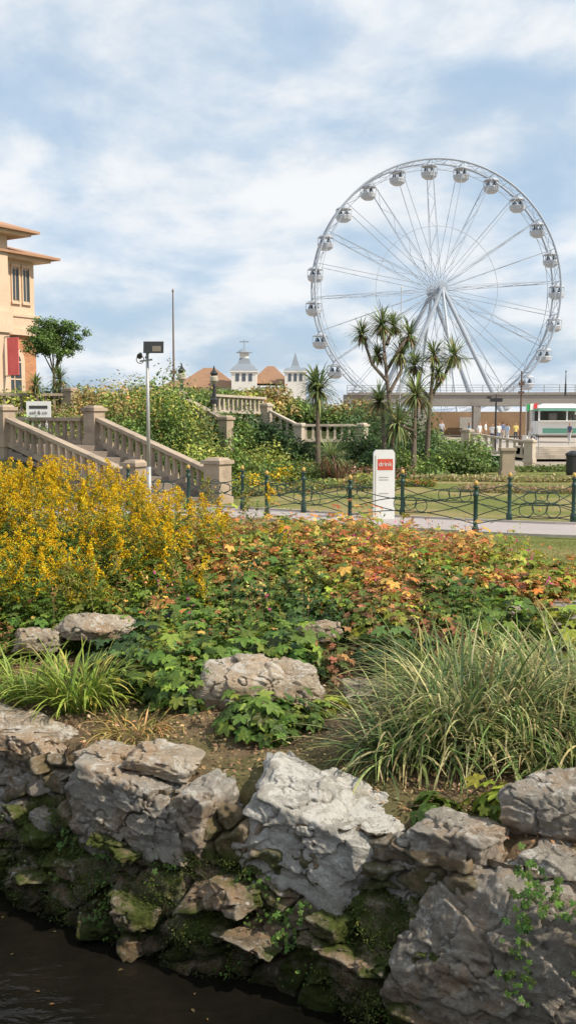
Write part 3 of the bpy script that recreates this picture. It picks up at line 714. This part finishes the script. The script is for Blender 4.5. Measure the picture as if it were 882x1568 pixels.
cordyline('cordyline_palm',(t0[0],42,0),[([t0,q3(598,640),q3(590,585),q3(583,500)],1.0),([q3(590,585),q3(568,560),q3(553,514)],.8),([q3(590,570),q3(612,530),q3(625,515)],.85),([q3(595,600),q3(612,570),q3(612,545)],.9),([q3(590,570),q3(584,545),q3(577,545)],.7),([q3(590,530),q3(603,500)],.8)])
t0=(px(652,43),43,-.1)
cordyline('cordyline_palm',(t0[0],43,0),[([t0,q3(654,640,43),q3(655,600,43),q3(662,545,43)],.9),([q3(655,610,43),q3(677,580,43),q3(693,545,43)],.95),([q3(655,610,43),q3(640,595,43),q3(635,560,43)],.9),([q3(655,620,43),q3(668,595,43),q3(667,572,43)],.8)])
t0=(px(632,40),40,-.1)
cordyline('cordyline_palm',(t0[0],40,0),[([t0,q3(634,650,40),q3(638,605,40)],1.2),([q3(632,660,40),q3(607,650,40)],1.15)])
cordyline('cordyline_palm',(px(585,44),44,0),[([(px(590,44),44,-.1),q3(585,640,44),q3(580,615,44)],1.1)])
cordyline('cordyline_palm',(px(507,37),37,0),[([(px(507,37),37,-.1),q3(507,700,37)],.9)])
cordyline('cordyline_palm',(px(93,44),44,2.4),[([(px(93,44),44,2.3),q3(94,582,44)],.75)])
cordyline('cordyline_palm',(px(62,43),43,2.4),[([(px(62,43),43,2.3),q3(60,590,43)],.6)])
mb=MB(); n=130; b_=np.tile(np.array([px(512,36),36,0.]),(n,1))+rng.normal(size=(n,3))*[.15,.15,0]
mb.blades(b_,rng.uniform(0,6.28,n),rng.uniform(.7,1.2,n),rng.uniform(.7,1.5,n),rng.uniform(.2,.9,n),np.full(n,.05),pick([(.22,.11,.09),(.28,.18,.1),(.16,.16,.07)],n),5); mb.done('phormium_plant',lm,origin=(px(512,36),36,0))
# ------------------------------------------------------------------ ferris wheel
wm=mat('ferris_white_steel',(.38,.43,.50),.45,.08,1,.05); wg=mat('gondola_glass',(.08,.10,.13),.15,.2,1,.05); ww=mat('gondola_white',(.50,.53,.58),.35,.06,1,.05)
cen=Vector((19.4,132,18.4)); ax=Vector((.13,-.99,0)).normalized(); ux=Vector((-ax.y,ax.x,0)); R=16.3
if ux.x<0: ux=-ux
r=root('ferris_wheel',(19.4,132,0))
def wp_(rad,ang,a): return cen+ux*math.cos(ang)*rad+Vector((0,0,math.sin(ang)*rad))+ax*a
hb=HB()
for a in (-1.35,1.35):
    hb.tube([wp_(R,2*math.pi*i/96,a) for i in range(96)],.14,6,closed=True)
    hb.tube([wp_(R-.75,2*math.pi*i/96,a) for i in range(96)],.045,4,closed=True)
hb.tube([wp_(R*.5,2*math.pi*i/72,0) for i in range(72)],.035,4,closed=True)
NG=24
for i in range(NG):
    t=2*math.pi*(i+.3)/NG; t2=2*math.pi*(i+1.3)/NG; tm_=(t+t2)/2
    hb.cyl(wp_(R,t,-1.35),wp_(R,t,1.35),.07,n=5)
    hb.cyl(wp_(R,tm_,-1.35),wp_(R,tm_,1.35),.04,n=4)
    hb.cyl(wp_(R,t,-1.35),wp_(R,tm_,1.35),.035,n=4); hb.cyl(wp_(R,tm_,1.35),wp_(R,t2,-1.35),.035,n=4)
    for a in (-1.35,1.35):
        hb.cyl(wp_(R,t,a),wp_(R-.75,tm_,a),.035,n=4); hb.cyl(wp_(R-.75,tm_,a),wp_(R,t2,a),.035,n=4)
        hb.cyl(wp_(.6,t,a*1.5),wp_(R,t,a),.05,n=4)
        if i%2==0:
            hb.cyl(wp_(.6,t+.5,a*1.5),wp_(R,t,a),.03,n=4)
    if i%2==0:
        for j in range(8):
            ra,rb=2+j*1.8,2+(j+1)*1.8; s=1 if j%2 else -1
            hb.cyl(wp_(ra,t,s*1.35*1.3),wp_(rb,t,-s*1.35*1.2),.028,n=4)
hb.done('rims_and_spokes',wm,r,False)
hb=HB(); hb.cyl(cen-ax*2.6,cen+ax*2.6,.45,n=16); hb.cyl(cen-ax*2.1,cen-ax*1.95,.85,n=20); hb.cyl(cen+ax*1.95,cen+ax*2.1,.85,n=20)
for s in (-1,1):
    for e in (-1,1):
        top=cen+ax*2.5*s; ft=Vector((cen.x,cen.y,0))+ax*5.5*s+ux*8.5*e
        hb.cyl(top,ft,.26,.34,10)
    hb.cyl(cen+ax*4.0*s-ux*4.15+Vector((0,0,-9)),cen+ax*4.0*s+ux*4.15+Vector((0,0,-9)),.14,n=6)
    hb.cyl(cen+ax*2.5*s,Vector((cen.x,cen.y,0))+ax*11*s,.17,n=8)
hb.box((19.4,132,.5),(20,9,1.0),math.atan2(ux.y,ux.x))
hb.done('hub_and_support_legs',wm,r)
gb=HB();gg=HB()
for i in range(NG):
    t=2*math.pi*(i+.3)/NG; p=wp_(R,t,0)
    gb.cyl(p-ax*1.2,p+ax*1.2,.06,n=5)
    gb.lathe(p,[(.15,-.25),(.75,-.42),(.98,-.62),(1.0,-.70)],14)
    gb.lathe(p,[(1.05,-1.42),(1.08,-1.5),(.95,-1.95),(.55,-2.25),(.2,-2.3)],14)
    for k in range(6):
        a=k*math.pi/3; q_=p+Vector((math.cos(a)*.99,math.sin(a)*.99,0)); gb.cyl(q_+Vector((0,0,-1.45)),q_+Vector((0,0,-.66)),.045,n=4)
    gb.cyl(p,p+Vector((0,0,-.3)),.1,n=6)
    for k in range(4):
        a=k*math.pi/2+.6; gg.lathe(p+Vector((math.cos(a)*.55,math.sin(a)*.55,0)),[(.26,-1.5),(.28,-1.2),(.16,-1.0),(.12,-.85)],6)
gb.done('gondola_shells',ww,r); gg.done('gondola_seats_and_riders',wg,r)
# ------------------------------------------------------------------ flyover deck
conc=mat('flyover_concrete',(.30,.275,.25),.9,.15,.3,.3,dirt=(.18,.16,.15)); darkm=mat('dark_void',(.05,.05,.05))
r=root('concrete_flyover',(20,103,0)); hb=HB()
hb.beam((6,106,3.75),(75,99,3.75),8,1.15); hb.beam((6,102.0,4.4),(75,95.0,4.4),.3,.25)
for k in range(12):
    x=8+k*5.5; yv=104-(x-6)*.1; hb.box((x,yv-1.5,1.6),(.7,1.0,3.2))
hb.done('deck_and_piers',conc,r)
hb=HB(); 
for zz_ in (4.75,5.0,5.25): hb.beam((6,102,zz_),(75,95,zz_),.05,.05)
for k in range(46): x=6+k*1.5; hb.box((x,102-(x-6)*.1015,4.85),(.07,.07,.8))
hb.done('railing',mat('rail_grey',(.3,.33,.35),.5),r)
hb=HB(); hb.box((20,112,1.3),(30,.4,2.6)); hb.done('timber_hoarding',mat('hoarding',(.34,.22,.13),.8,.4,.5),r)
hb=HB(); hb.box((14,111,1.6),(3,.6,1.8)); hb.box((20,111,1.4),(2,.6,1.2)); hb.box((31,111,1.3),(4,.6,2.0)); hb.done('pale_panels',mat('pale_panel',(.55,.52,.48),.8),r)
# ------------------------------------------------------------------ pavilion with turrets
r=root('pier_pavilion',(-4,112,3)); wall_=mat('white_render',(.72,.70,.66),.7,.06,.5,.1); slate=mat('lead_grey_roof',(.24,.28,.33),.6,.12,.7,.2); tile=mat('brown_tile_roof',(.30,.17,.10),.85,.2,.8,.4)
wl=HB(); sl=HB(); tl=HB(); wd=HB()
def turret(x,y,w,z0,z1,z2,z3,cup):
    wl.box((x,y,(z0+z1)/2),(w,w,z1-z0)); wl.box((x,y,z1+.03),(w+.35,w+.35,.16))
    prof=[(w*.80,z1+.12),(w*.6,z1+.35+(z2-z1)*.15),(w*.38,z1+(z2-z1)*.6),(w*.26,z2)]
    sl.lathe((x,y,0),prof,4)
    if cup:
        wl.lathe((x,y,z2),[(w*.2,0),(w*.2,(z3-z2)*.55)],8); sl.lathe((x,y,z2),[(w*.36,(z3-z2)*.55),(w*.2,(z3-z2)*.8),(.03,(z3-z2)*1.0)],8)
        sl.cyl((x,y,z3),(x,y,z3+.9),.04,n=5); sl.box((x,y,z3+.7),(1.0,.04,.12))
    else:
        sl.lathe((x,y,z2),[(w*.26,0),(.04,z3-z2)],4)
    for k in (-1,0,1): wd.box((x+k*w*.26,y-w/2-.01,z1-.6),(w*.14,.06,.8))
turret(px(375,110),110,2.7,2,6.9,8.4,9.5,True); turret(px(452,110),110,2.3,2,6.9,7.6,9.0,False)
def hip(x0,x1,y0,y1,z0,z1,ov=.5):
    ix=min((y1-y0)/2,(x1-x0)/2*.8); ym=(y0+y1)/2
    tl.add([(x0-ov,y0-ov,z0),(x1+ov,y0-ov,z0),(x1+ov,y1+ov,z0),(x0-ov,y1+ov,z0),(x0+ix,ym,z1),(x1-ix,ym,z1)],[(0,1,5,4),(1,2,5),(2,3,4,5),(3,0,4),(3,2,1,0)])
hip(px(275,112),px(362,112),111,119,5.3,7.6); hip(px(388,112),px(440,112),111,119,5.7,7.8); hip(px(235,118),px(300,118),118,126,4.9,6.4)
wl.box(((px(275,112)+px(465,112))/2,115,3.6),(px(465,112)-px(275,112),7.4,3.4))
wl.box((px(400,109),109,4.4),(6,.5,.9))
for k in range(13): wd.box((px(283,111)+k*1.03,111.2,4.4),(.55,.06,.9))
wl.done('walls',wall_,r);sl.done('turret_roofs',slate,r);tl.done('tiled_roofs',tile,r);wd.done('windows',wg,r)
# ------------------------------------------------------------------ cream & brick building at left
r=root('cream_and_brick_building',(-15,60,3)); cream=mat('cream_stucco',(.68,.51,.37),.8,.10,.6,.15,dirt=(.56,.42,.30)); m,nt,b,o=newmat('orange_brick')
tc=N(nt,'ShaderNodeTexCoord').outputs['Object']; mpn=N(nt,'ShaderNodeMapping'); mpn.inputs['Rotation'].default_value=(math.radians(90),0,0); nt.links.new(tc,mpn.inputs[0])
br=N(nt,'ShaderNodeTexBrick'); br.inputs['Scale'].default_value=3.5; br.inputs['Color1'].default_value=(.56,.25,.11,1); br.inputs['Color2'].default_value=(.42,.17,.08,1); br.inputs['Mortar'].default_value=(.4,.32,.25,1); br.inputs['Mortar Size'].default_value=.012
nt.links.new(mpn.outputs[0],br.inputs['Vector']); nt.links.new(br.outputs['Color'],b.inputs['Base Color']); b.inputs['Roughness'].default_value=.9; brick=m
e=Vector((.55,.835,0)).normalized(); nn_=Vector((.835,-.55,0)); O=Vector((-15,60,0))
def LP(s,o_,z): return O+e*s+nn_*o_+Vector((0,0,z))
def lbox(hb,s0,s1,o0,o1,z0,z1):
    p=[LP(s0,o0,0),LP(s1,o0,0),LP(s1,o1,0),LP(s0,o1,0)]; hb.prism([(a_.x,a_.y) for a_ in p][::-1],z0,z1)
bk=HB();cr=HB();tl=HB();gl=HB()
Zb,Zm,Ze=2.2,7.0,11.45
lbox(bk,-14,0,-12,0,Zb,Zm)
lbox(cr,-14,-.01,-12,-.02,Zm+.003,Ze)
lbox(cr,-14.2,.25,-12,.25,Zm,Zm+.35); lbox(cr,-14.1,.12,-12,.12,Zm+.353,Zm+1.05); lbox(cr,-14.2,.2,-12,.2,Zm+1.053,Zm+1.2)
lbox(cr,-14.5,.7,-12.5,.7,Ze-.15,Ze+.02)
lbox(tl,-14.8,1.1,-12.8,1.1,Ze+.023,Ze+.15)
def lhip(s0,s1,o0,o1,z0,z1):
    ix=3.5; pts=[LP(s0,o0,z0),LP(s1,o0,z0),LP(s1,o1,z0),LP(s0,o1,z0),LP(s0+ix,(o0+o1)/2,z1),LP(s1-ix,(o0+o1)/2,z1)]
    tl.add(pts,[(0,1,5,4),(1,2,5),(2,3,4,5),(3,0,4),(3,2,1,0)])
lhip(-14.8,1.1,-12.8,1.1,Ze+.15,Ze+2.0)
lbox(cr,-12,-2.75,-8,.9,Zm+1.2,Ze+1.0); lbox(cr,-12,-2.75,-8,.9,Zb,Zm); lbox(cr,-12.1,-2.6,-8,1.05,Zm+.004,Zm+1.19)
lbox(tl,-12.8,-1.3,-8.8,2.0,Ze+1.123,Ze+1.25); lbox(cr,-12.5,-1.7,-8.4,1.7,Ze+.95,Ze+1.12)
pts=[LP(-12.8,-8.8,Ze+1.25),LP(-1.3,-8.8,Ze+1.25),LP(-1.3,2.0,Ze+1.25),LP(-12.8,2.0,Ze+1.25),LP(-8,-3.4,Ze+3),LP(-5.5,-3.4,Ze+3)]; tl.add(pts,[(0,1,5,4),(1,2,5),(2,3,4,5),(3,0,4)])
for s in (-2.3,-1.45,-.65):
    lbox(gl,s-.24,s+.24,-.1,-.005,9.0,10.8)
    lbox(cr,s-.32,s-.24,-.02,.06,8.9,10.9); lbox(cr,s+.24,s+.32,-.02,.06,8.9,10.9); lbox(cr,s-.34,s+.34,-.02,.12,8.78,8.9); lbox(cr,s-.34,s+.34,-.02,.1,10.9,11.05); lbox(cr,s-.02,s+.02,-.004,.02,9,10.8)
def arch(hb,s,o_,w,z0,z1,seg=10,off=0):
    pts=[LP(s-w,o_,z0),LP(s+w,o_,z0),LP(s+w,o_,z1)]
    for k in range(1,seg): a_=math.pi*k/seg; pts.append(LP(s+w*math.cos(a_),o_,z1+w*math.sin(a_)))
    pts.append(LP(s-w,o_,z1)); hb.add(pts,[tuple(range(len(pts)))])
arch(cr,-1.75,.03,.85,3.4,5.5); arch(gl,-1.75,.05,.55,3.5,5.45)
lbox(cr,-1.78,-1.72,.055,.09,3.5,6.0); lbox(cr,-2.3,-1.2,.055,.09,4.4,4.48); lbox(cr,-2.3,-1.2,.055,.09,5.4,5.48)
bk.done('brick_walls',brick,r);cr.done('cream_stonework',cream,r);tl.done('tiled_roof_and_eaves',mat('terracotta_eaves',(.42,.24,.15),.85,.15,1),r);gl.done('window_glass',mat('window_glass',(.05,.07,.08),.1,.2,1,.02),r)
hb=HB(); pts=[LP(-3.1,1.1,4.6),LP(-3.1,2.0,4.6),LP(-3.1,2.0,6.7),LP(-3.1,1.1,6.7)]; pts2=[p-e*.04 for p in pts]
hb.add(pts+pts2,[(0,1,2,3),(7,6,5,4),(0,4,5,1),(1,5,6,2),(2,6,7,3),(3,7,4,0)]); 
hb.done('hanging_banner',mat('pink_banner',(.85,.16,.18),.6,.35,.9),r)
hb=HB(); hb.beam(LP(-3.12,.9,6.75),LP(-3.12,2.05,6.75),.05,.05); hb.beam(LP(-3.12,.9,4.56),LP(-3.12,2.05,4.56),.05,.05); hb.done('banner_bracket',darkm,r)
# A-board sign
sx,sy,sz=px(62,33),33,1.5
r=root('freestanding_sign_board',(sx,sy,sz)); hb=HB()
hb.box((sx,sy,sz+.85),(.80,.07,1.05)); hb.box((sx-.3,sy,sz+.17),(.05,.3,.34)); hb.box((sx+.3,sy,sz+.17),(.05,.3,.34)); hb.done('board',wp,r)
hb=HB(); hb.box((sx,sy-.04,sz+1.18),(.6,.01,.1))
hb.lathe((sx,sy-.03,sz+.7),[(.01,-.08),(.06,-.05),(.06,.05),(.01,.08)],8); hb.done('printing',darkm,r)
text('sail & co',.17,(sx,sy-.05,sz+.95),(math.radians(90),0,0),darkm,r)
# ------------------------------------------------------------------ poles and lamps
gal=mat('galvanised_steel',(.42,.42,.42),.5,.12,5,.1,metal=.3); blk=mat('black_metal',(.03,.03,.032),.4,.2,5,.1)
x,y=-3.35,24.0; r=root('floodlight_pole',(x,y,0)); hb=HB(); hb.cyl((x,y,-.1),(x,y,1.2),.06,.055,10); hb.cyl((x,y,1.2),(x,y,3.95),.045,.035,10); hb.cyl((x-.18,y,3.72),(x+.12,y,3.76),.022,n=6); hb.cyl((x-.05,y,3.8),(x+.1,y-.05,3.98),.02,n=6)
hb.tube([(x-.17+math.cos(t)*.09,y,3.76+math.sin(t)*.09) for t in np.linspace(0,6.28,16,endpoint=False)],.012,5,closed=True); hb.done('pole',gal,r,True)
hb=HB(); c0=Vector((x+.16,y-.02,4.02))
v=[]
for dx,dy,dz in ((-.23,-.16,-.12),(.25,-.16,-.12),(.25,-.1,.16),(-.23,-.1,.16),(-.17,.2,-.05),(.19,.2,-.05),(.19,.2,.13),(-.17,.2,.13)): v.append(c0+Vector((dx,dy,dz)))
hb.add(v,[(0,1,2,3),(5,4,7,6),(0,4,5,1),(3,2,6,7),(1,5,6,2),(0,3,7,4)]); hb.cyl((x-.17,y-.1,3.83),(x-.17,y+.08,3.9),.07,.04,8); hb.done('floodlight_housing',blk,r)
hb=HB(); hb.add([c0+Vector(t) for t in ((-.02,-.168,-.08),(.19,-.168,-.08),(.19,-.14,.05),(-.02,-.14,.05))],[(0,1,2,3)]); hb.done('lens',mat('lamp_lens',(.20,.17,.13),.2,.2,8),r)
def mast(name,x,y,z0,z1,r0=.07,m=blk,bits=()):
    r=root(name,(x,y,z0)); hb=HB(); hb.cyl((x,y,z0-.2),(x,y,z0+.9),r0*1.7,r0*1.4,8); hb.cyl((x,y,z0+.9),(x,y,z1),r0,r0*.5,8); 
    for z in bits: hb.box((x,y,z),(.35,.3,.18)); hb.lathe((x,y,z+.15),[(.05,0),(.1,.05),(.02,.2)],6)
    hb.lathe((x,y,z1),[(.03,0),(.08,.06),(.02,.2)],6)
    hb.done('pole',m,r)
mast('flag_mast',px(268,60),60,3,9.6,.07,mat('brown_pole',(.2,.14,.1)),(4.9,))
mast('flag_mast',px(611,90),90,0,13.5,.06,gal)
mast('lamp_column',px(795,70),70,0,5.2,.09,mat('brown_pole2',(.12,.07,.05)),(3.9,4.5))
mast('lamp_column',px(862,95),95,4.3,6.3,.06,blk)
def globe(x,y,z0,h):
    r=root('street_lamp',(x,y,z0)); hb=HB(); hb.lathe((x,y,z0),[(.2,0),(.2,.2),(.1,.3),(.07,h*.6),(.12,h*.62),(.05,h*.7)],8); hb.lathe((x,y,z0+h),[(.12,0),(.2,.1),(.05,.3),(.02,.45)],8); hb.done('post',blk,r)
    hb=HB(); hb.lathe((x,y,z0+h*.7),[(.08,0),(.2,h*.12),(.2,h*.25),(.12,h*.3)],10); hb.done('lantern',mat('lantern_glass',(.5,.45,.35),.2),r)
globe(px(280,46),46,2.9,1.4); globe(px(329,46.5),46.5,2.9,1.3)
x,y=px(757,60),60; r=root('cctv_lamp_column',(x,y,0)); hb=HB(); hb.cyl((x,y,0),(x,y,3.1),.07,.05,8); hb.box((x,y,3.25),(.7,.4,.22)); hb.box((x-.45,y,3.4),(.25,.3,.14)); hb.cyl((x,y,3.1),(x,y,3.6),.03,n=6); hb.done('column_and_head',blk,r)
hb=HB(); x,y=px(776,40),40; hb.box((x,y,.5),(.5,.5,1.0)); hb.box((x,y,1.04),(.62,.62,.1)); hb.box((x,y,.08),(.6,.6,.2)); hb.done('stone_pillar',stone,origin=(x,y,0))
hb=HB(); x,y=px(876,40),40; hb.lathe((x,y,0),[(.22,0),(.26,.1),(.26,.75),(.3,.8),(.28,.88),(.1,.98)],12); hb.done('litter_bin',blk,origin=(x,y,0))
r=root('plaza_steps',(20,56,0)); hb=HB()
for k in range(5): hb.prism([(13.6,56+k*.4),(30,56+k*.4),(30,60),(13.6,60)],-.1,.03+(k+1)*.10)
hb.done('steps',ps,r); hb=HB()
for x0 in (14,17.5,21): 
    hb.tube([(x0,55.8,0),(x0,55.8,.95),(x0,58.2,1.4),(x0,58.2,.5)],.03,5)
hb.done('handrails',gal,r)
# kiosk
x,y=px(852,84),84; r=root('refreshment_kiosk',(x,y,.0)); 
hb=HB(); hb.box((x,y,1.25),(3.9,2.6,1.1)); hb.box((x-1.9,y-1.2,2.2),(.12,.12,1.0)); hb.box((x+1.9,y-1.2,2.2),(.12,.12,1.0)); hb.box((x,y+1.2,2.2),(3.9,.12,1.0)); hb.box((x+.4,y-1.2,2.2),(.1,.1,1.0)); hb.box((x,y-1.5,1.82),(3.9,.5,.07)); 
v=[(x-2.1,y-1.6,2.9),(x+2.1,y-1.6,2.9),(x+2.1,y+1.6,2.9),(x-2.1,y+1.6,2.9),(x-1.3,y,3.25),(x+1.3,y,3.25)]
hb.add(v,[(0,1,5,4),(1,2,5),(2,3,4,5),(3,0,4),(3,2,1,0)]); hb.done('body_and_roof',wp,r)
hb=HB(); hb.box((x,y-.1,2.76),(4.0,2.9,.2)); hb.box((x,y-1.32,1.0),(3.2,.02,.4)); hb.done('green_trim',mat('kiosk_green',(.16,.42,.30),.6,.1),r)
hb=HB(); hb.box((x-.7,y-.9,2.15),(.6,.4,.6)); hb.box((x+1.2,y-.9,2.1),(.5,.4,.5)); hb.box((x,y+1.1,2.2),(3.4,.05,.8)); hb.done('interior',mat('kiosk_inside',(.12,.10,.09)),r)
hb=HB(); 
for xx in (x-2.9,x+2.6): hb.lathe((xx,y-1,0),[(.3,0),(.3,.55),(.35,.6)],10)
hb.done('planter_tubs',wp,r)
fx,fy=px(803,82),82; r=root('tricolour_flag',(fx,fy,0)); hb=HB(); hb.cyl((fx,fy,0),(fx,fy,3.3),.03,n=6); hb.done('pole',gal,r)
for k,(nm,c) in enumerate((('green_band',(.03,.3,.1)),('white_band',(.75,.75,.72)),('red_band',(.6,.04,.04)))):
    hb=HB(); hb.add([(fx+k*.3+.03,fy,2.6+.1*k),(fx+k*.3+.33,fy+.05,2.65+.1*k),(fx+k*.3+.33,fy+.05,3.2+.05*k),(fx+k*.3+.03,fy,3.2)],[(0,1,2,3)]); hb.done(nm,mat(nm,c),r)
# ------------------------------------------------------------------ people
pm=leafmat('clothes_and_skin',0.,.8,.2)
def person(x,y,z,yaw,shirt,trs,hair,walk=.5,arm=.2,hs=1.0,female=False):
    sk=(.50,.30,.21)
    J={'pel':(0,0,.95,.135,.10),'sp':(0,.01,1.15,.125,.09),'ch':(0,0,1.36,.165,.105),'nk':(0,0,1.50,.055,.055),
       'hd0':(0,-.01,1.57,.07,.08),'hd1':(0,-.01,1.66,.085,.10),'hd2':(0,0,1.735,.06,.07),
       'shL':(.17,0,1.42,.06,.06),'elL':(.23,.04-arm*.1,1.14,.045,.045),'wrL':(.24,-.08-arm*.5,.92+arm*.3,.03,.03),'haL':(.24,-.11-arm*.55,.84+arm*.33,.035,.025),
       'shR':(-.17,0,1.42,.06,.06),'elR':(-.23,.06,1.14,.045,.045),'wrR':(-.24,0,.91,.03,.03),'haR':(-.24,-.02,.82,.035,.025),
       'hiL':(.09,0,.90,.09,.09),'knL':(.10,-.12*walk,.50,.065,.065),'anL':(.10,-.30*walk+.05,.09,.04,.045),'toL':(.11,-.30*walk-.12,.035,.04,.03),
       'hiR':(-.09,0,.90,.09,.09),'knR':(-.10,.04*walk,.50,.065,.065),'anR':(-.10,.30*walk,.10,.04,.045),'toR':(-.11,.30*walk-.16,.035,.04,.03)}
    E=[('pel','sp'),('sp','ch'),('ch','nk'),('nk','hd0'),('hd0','hd1'),('hd1','hd2'),('ch','shL'),('shL','elL'),('elL','wrL'),('wrL','haL'),('ch','shR'),('shR','elR'),('elR','wrR'),('wrR','haR'),('pel','hiL'),('hiL','knL'),('knL','anL'),('anL','toL'),('pel','hiR'),('hiR','knR'),('knR','anR'),('anR','toR')]
    ks=list(J); me=bpy.data.meshes.new('p'); me.from_pydata([J[k][:3] for k in ks],[(ks.index(a),ks.index(b)) for a,b in E],[])
    o=bpy.data.objects.new('p',me); scene.collection.objects.link(o)
    o.modifiers.new('s','SKIN')
    for k,sv in zip(ks,me.skin_vertices[0].data): sv.radius=J[k][3:]; sv.use_root=(k=='pel')
    o.modifiers.new('u','SUBSURF').levels=2
    dg=bpy.context.evaluated_depsgraph_get(); me2=bpy.data.meshes.new_from_object(o.evaluated_get(dg))
    bpy.data.objects.remove(o)
    n=len(me2.vertices); V=np.zeros(n*3); me2.vertices.foreach_get('co',V); V=V.reshape(-1,3)
    C=np.tile(np.array(shirt,float),(n,1))
    C[V[:,2]<.95]=trs; C[V[:,2]<.08]=(.1,.08,.07)
    arms=(np.abs(V[:,0])>.19)&(V[:,2]<1.18)&(V[:,2]>.7); C[arms]=sk
    C[V[:,2]>1.47]=sk; hr=(V[:,2]>1.70)|((V[:,2]>1.55-(.12 if female else 0))&(V[:,1]>.015)); C[hr&(V[:,2]>1.43)]=hair
    fc=(V[:,2]>1.64)&(V[:,2]<1.67)&(V[:,1]<-.08)&(np.abs(np.abs(V[:,0])-.03)<.014); C[fc]=(.05,.03,.02)
    ca=me2.color_attributes.get('Col') or me2.color_attributes.new('Col','FLOAT_COLOR','POINT')
    c4=np.ones((n,4),dtype=np.float32); c4[:,:3]=C; ca.data.foreach_set('color',c4.ravel())
    me2.materials.clear(); me2.materials.append(pm); me2.polygons.foreach_set('use_smooth',[True]*len(me2.polygons))
    o=bpy.data.objects.new('pedestrian',me2); scene.collection.objects.link(o); o.location=(x,y,z); o.rotation_euler=(0,0,yaw); o.scale=(hs,)*3
ppl=[(717,80,1.8,(.15,.3,.45),(.3,.3,.35),(.05,.03,.02),.2),(733,82,.6,(.75,.72,.7),(.5,.4,.3),(.2,.1,.05),.9),(752,78,-.5,(.7,.7,.72),(.05,.06,.1),(.04,.03,.02),.6),(762,80,.3,(.75,.73,.7),(.2,.25,.35),(.25,.15,.06),.3),
 (775,79,2.4,(.45,.55,.65),(.6,.58,.55),(.1,.06,.03),.8),(788,83,0,(.75,.6,.2),(.1,.1,.12),(.05,.03,.02),.4),(814,85,1.2,(.7,.72,.75),(.12,.14,.2),(.3,.2,.1),.7),(821,87,.2,(.55,.12,.1),(.1,.1,.12),(.03,.02,.02),.2),(768,90,2.9,(.2,.25,.4),(.5,.45,.4),(.1,.05,.02),1.0),(742,92,1.1,(.8,.8,.8),(.3,.2,.15),(.3,.2,.1),.4),(870,79,-1.0,(.1,.12,.2),(.5,.5,.5),(.1,.06,.03),.5),(675,88,0,(.5,.5,.55),(.1,.1,.15),(.05,.03,.02),.8)]
for (p,y,yaw,sh,tr,ha,wk) in ppl: person(px(p,y),y,.012,yaw,sh,tr,ha,wk,rng.random()*.6,rng.uniform(.93,1.03),female=rng.random()<.5)
# ------------------------------------------------------------------ sun, sky, camera
el,azv=math.radians(44),Vector((.88,-.40,0)).normalized()
sd=Vector((azv.x*math.cos(el),azv.y*math.cos(el),math.sin(el)))
L=bpy.data.lights.new('sun','SUN'); L.energy=5.0; L.angle=math.radians(.6); L.color=(1,.90,.74)
so=bpy.data.objects.new('sun',L); so.rotation_euler=(-sd).to_track_quat('-Z','Y').to_euler(); so.location=(20,-10,30); scene.collection.objects.link(so)
w=bpy.data.worlds.new('World'); scene.world=w; w.use_nodes=True; nt=w.node_tree; nt.nodes.clear()
w.cycles.sampling_method='MANUAL'; w.cycles.sample_map_resolution=256
out=N(nt,'ShaderNodeOutputWorld'); bg=N(nt,'ShaderNodeBackground'); nt.links.new(bg.outputs[0],out.inputs[0])
sk=N(nt,'ShaderNodeTexSky',sky_type='NISHITA'); sk.sun_disc=False; sk.sun_elevation=el; sk.sun_rotation=math.atan2(azv.x,azv.y); sk.dust_density=2.0; sk.air_density=1.0
bg.inputs['Strength'].default_value=.10
g=N(nt,'ShaderNodeTexCoord').outputs['Generated']
s=N(nt,'ShaderNodeSeparateXYZ'); nt.links.new(g,s.inputs[0])
za=N(nt,'ShaderNodeMath',operation='ADD'); nt.links.new(s.outputs['Z'],za.inputs[0]); za.inputs[1].default_value=.30
zm=N(nt,'ShaderNodeMath',operation='MAXIMUM'); nt.links.new(za.outputs[0],zm.inputs[0]); zm.inputs[1].default_value=.05
dv=N(nt,'ShaderNodeVectorMath',operation='DIVIDE'); cb=N(nt,'ShaderNodeCombineXYZ')
for k in range(3): nt.links.new(zm.outputs[0],cb.inputs[k])
nt.links.new(g,dv.inputs[0]); nt.links.new(cb.outputs[0],dv.inputs[1])
mp_=N(nt,'ShaderNodeMapping'); mp_.inputs['Scale'].default_value=(1.0,.9,.0); mp_.inputs['Location'].default_value=(5.1,2.2,0); nt.links.new(dv.outputs[0],mp_.inputs[0])
c1=noise(nt,mp_.outputs[0],2.1,9,.56,.15)
c2=noise(nt,mp_.outputs[0],4.2,8,.58,.2)
cov=ramp(nt,c1,[(.38,.25),(.60,1.0)],'EASE')
shade=ramp(nt,c2,[(.34,(7.0,8.0,9.2)),(.58,(9.3,9.5,9.7))],'EASE')
sc=mix(nt,.65,sk.outputs[0],(4.7,6.9,9.3))
fin=mix(nt,cov,sc,shade)
nt.links.new(fin,bg.inputs['Color'])
cam=bpy.data.cameras.new('camera'); co=bpy.data.objects.new('camera',cam); scene.collection.objects.link(co)
co.location=(0,0,2.5); co.rotation_euler=(math.radians(90-5.7),0,0); cam.sensor_fit='VERTICAL'; cam.sensor_height=36; cam.lens=35; cam.clip_end=6000; cam.clip_start=.05
scene.camera=co
scene.view_settings.view_transform='Standard'; scene.view_settings.look='None'; scene.view_settings.exposure=0
print('tris',sum(len(o.data.polygons) for o in scene.objects if o.type=='MESH'))
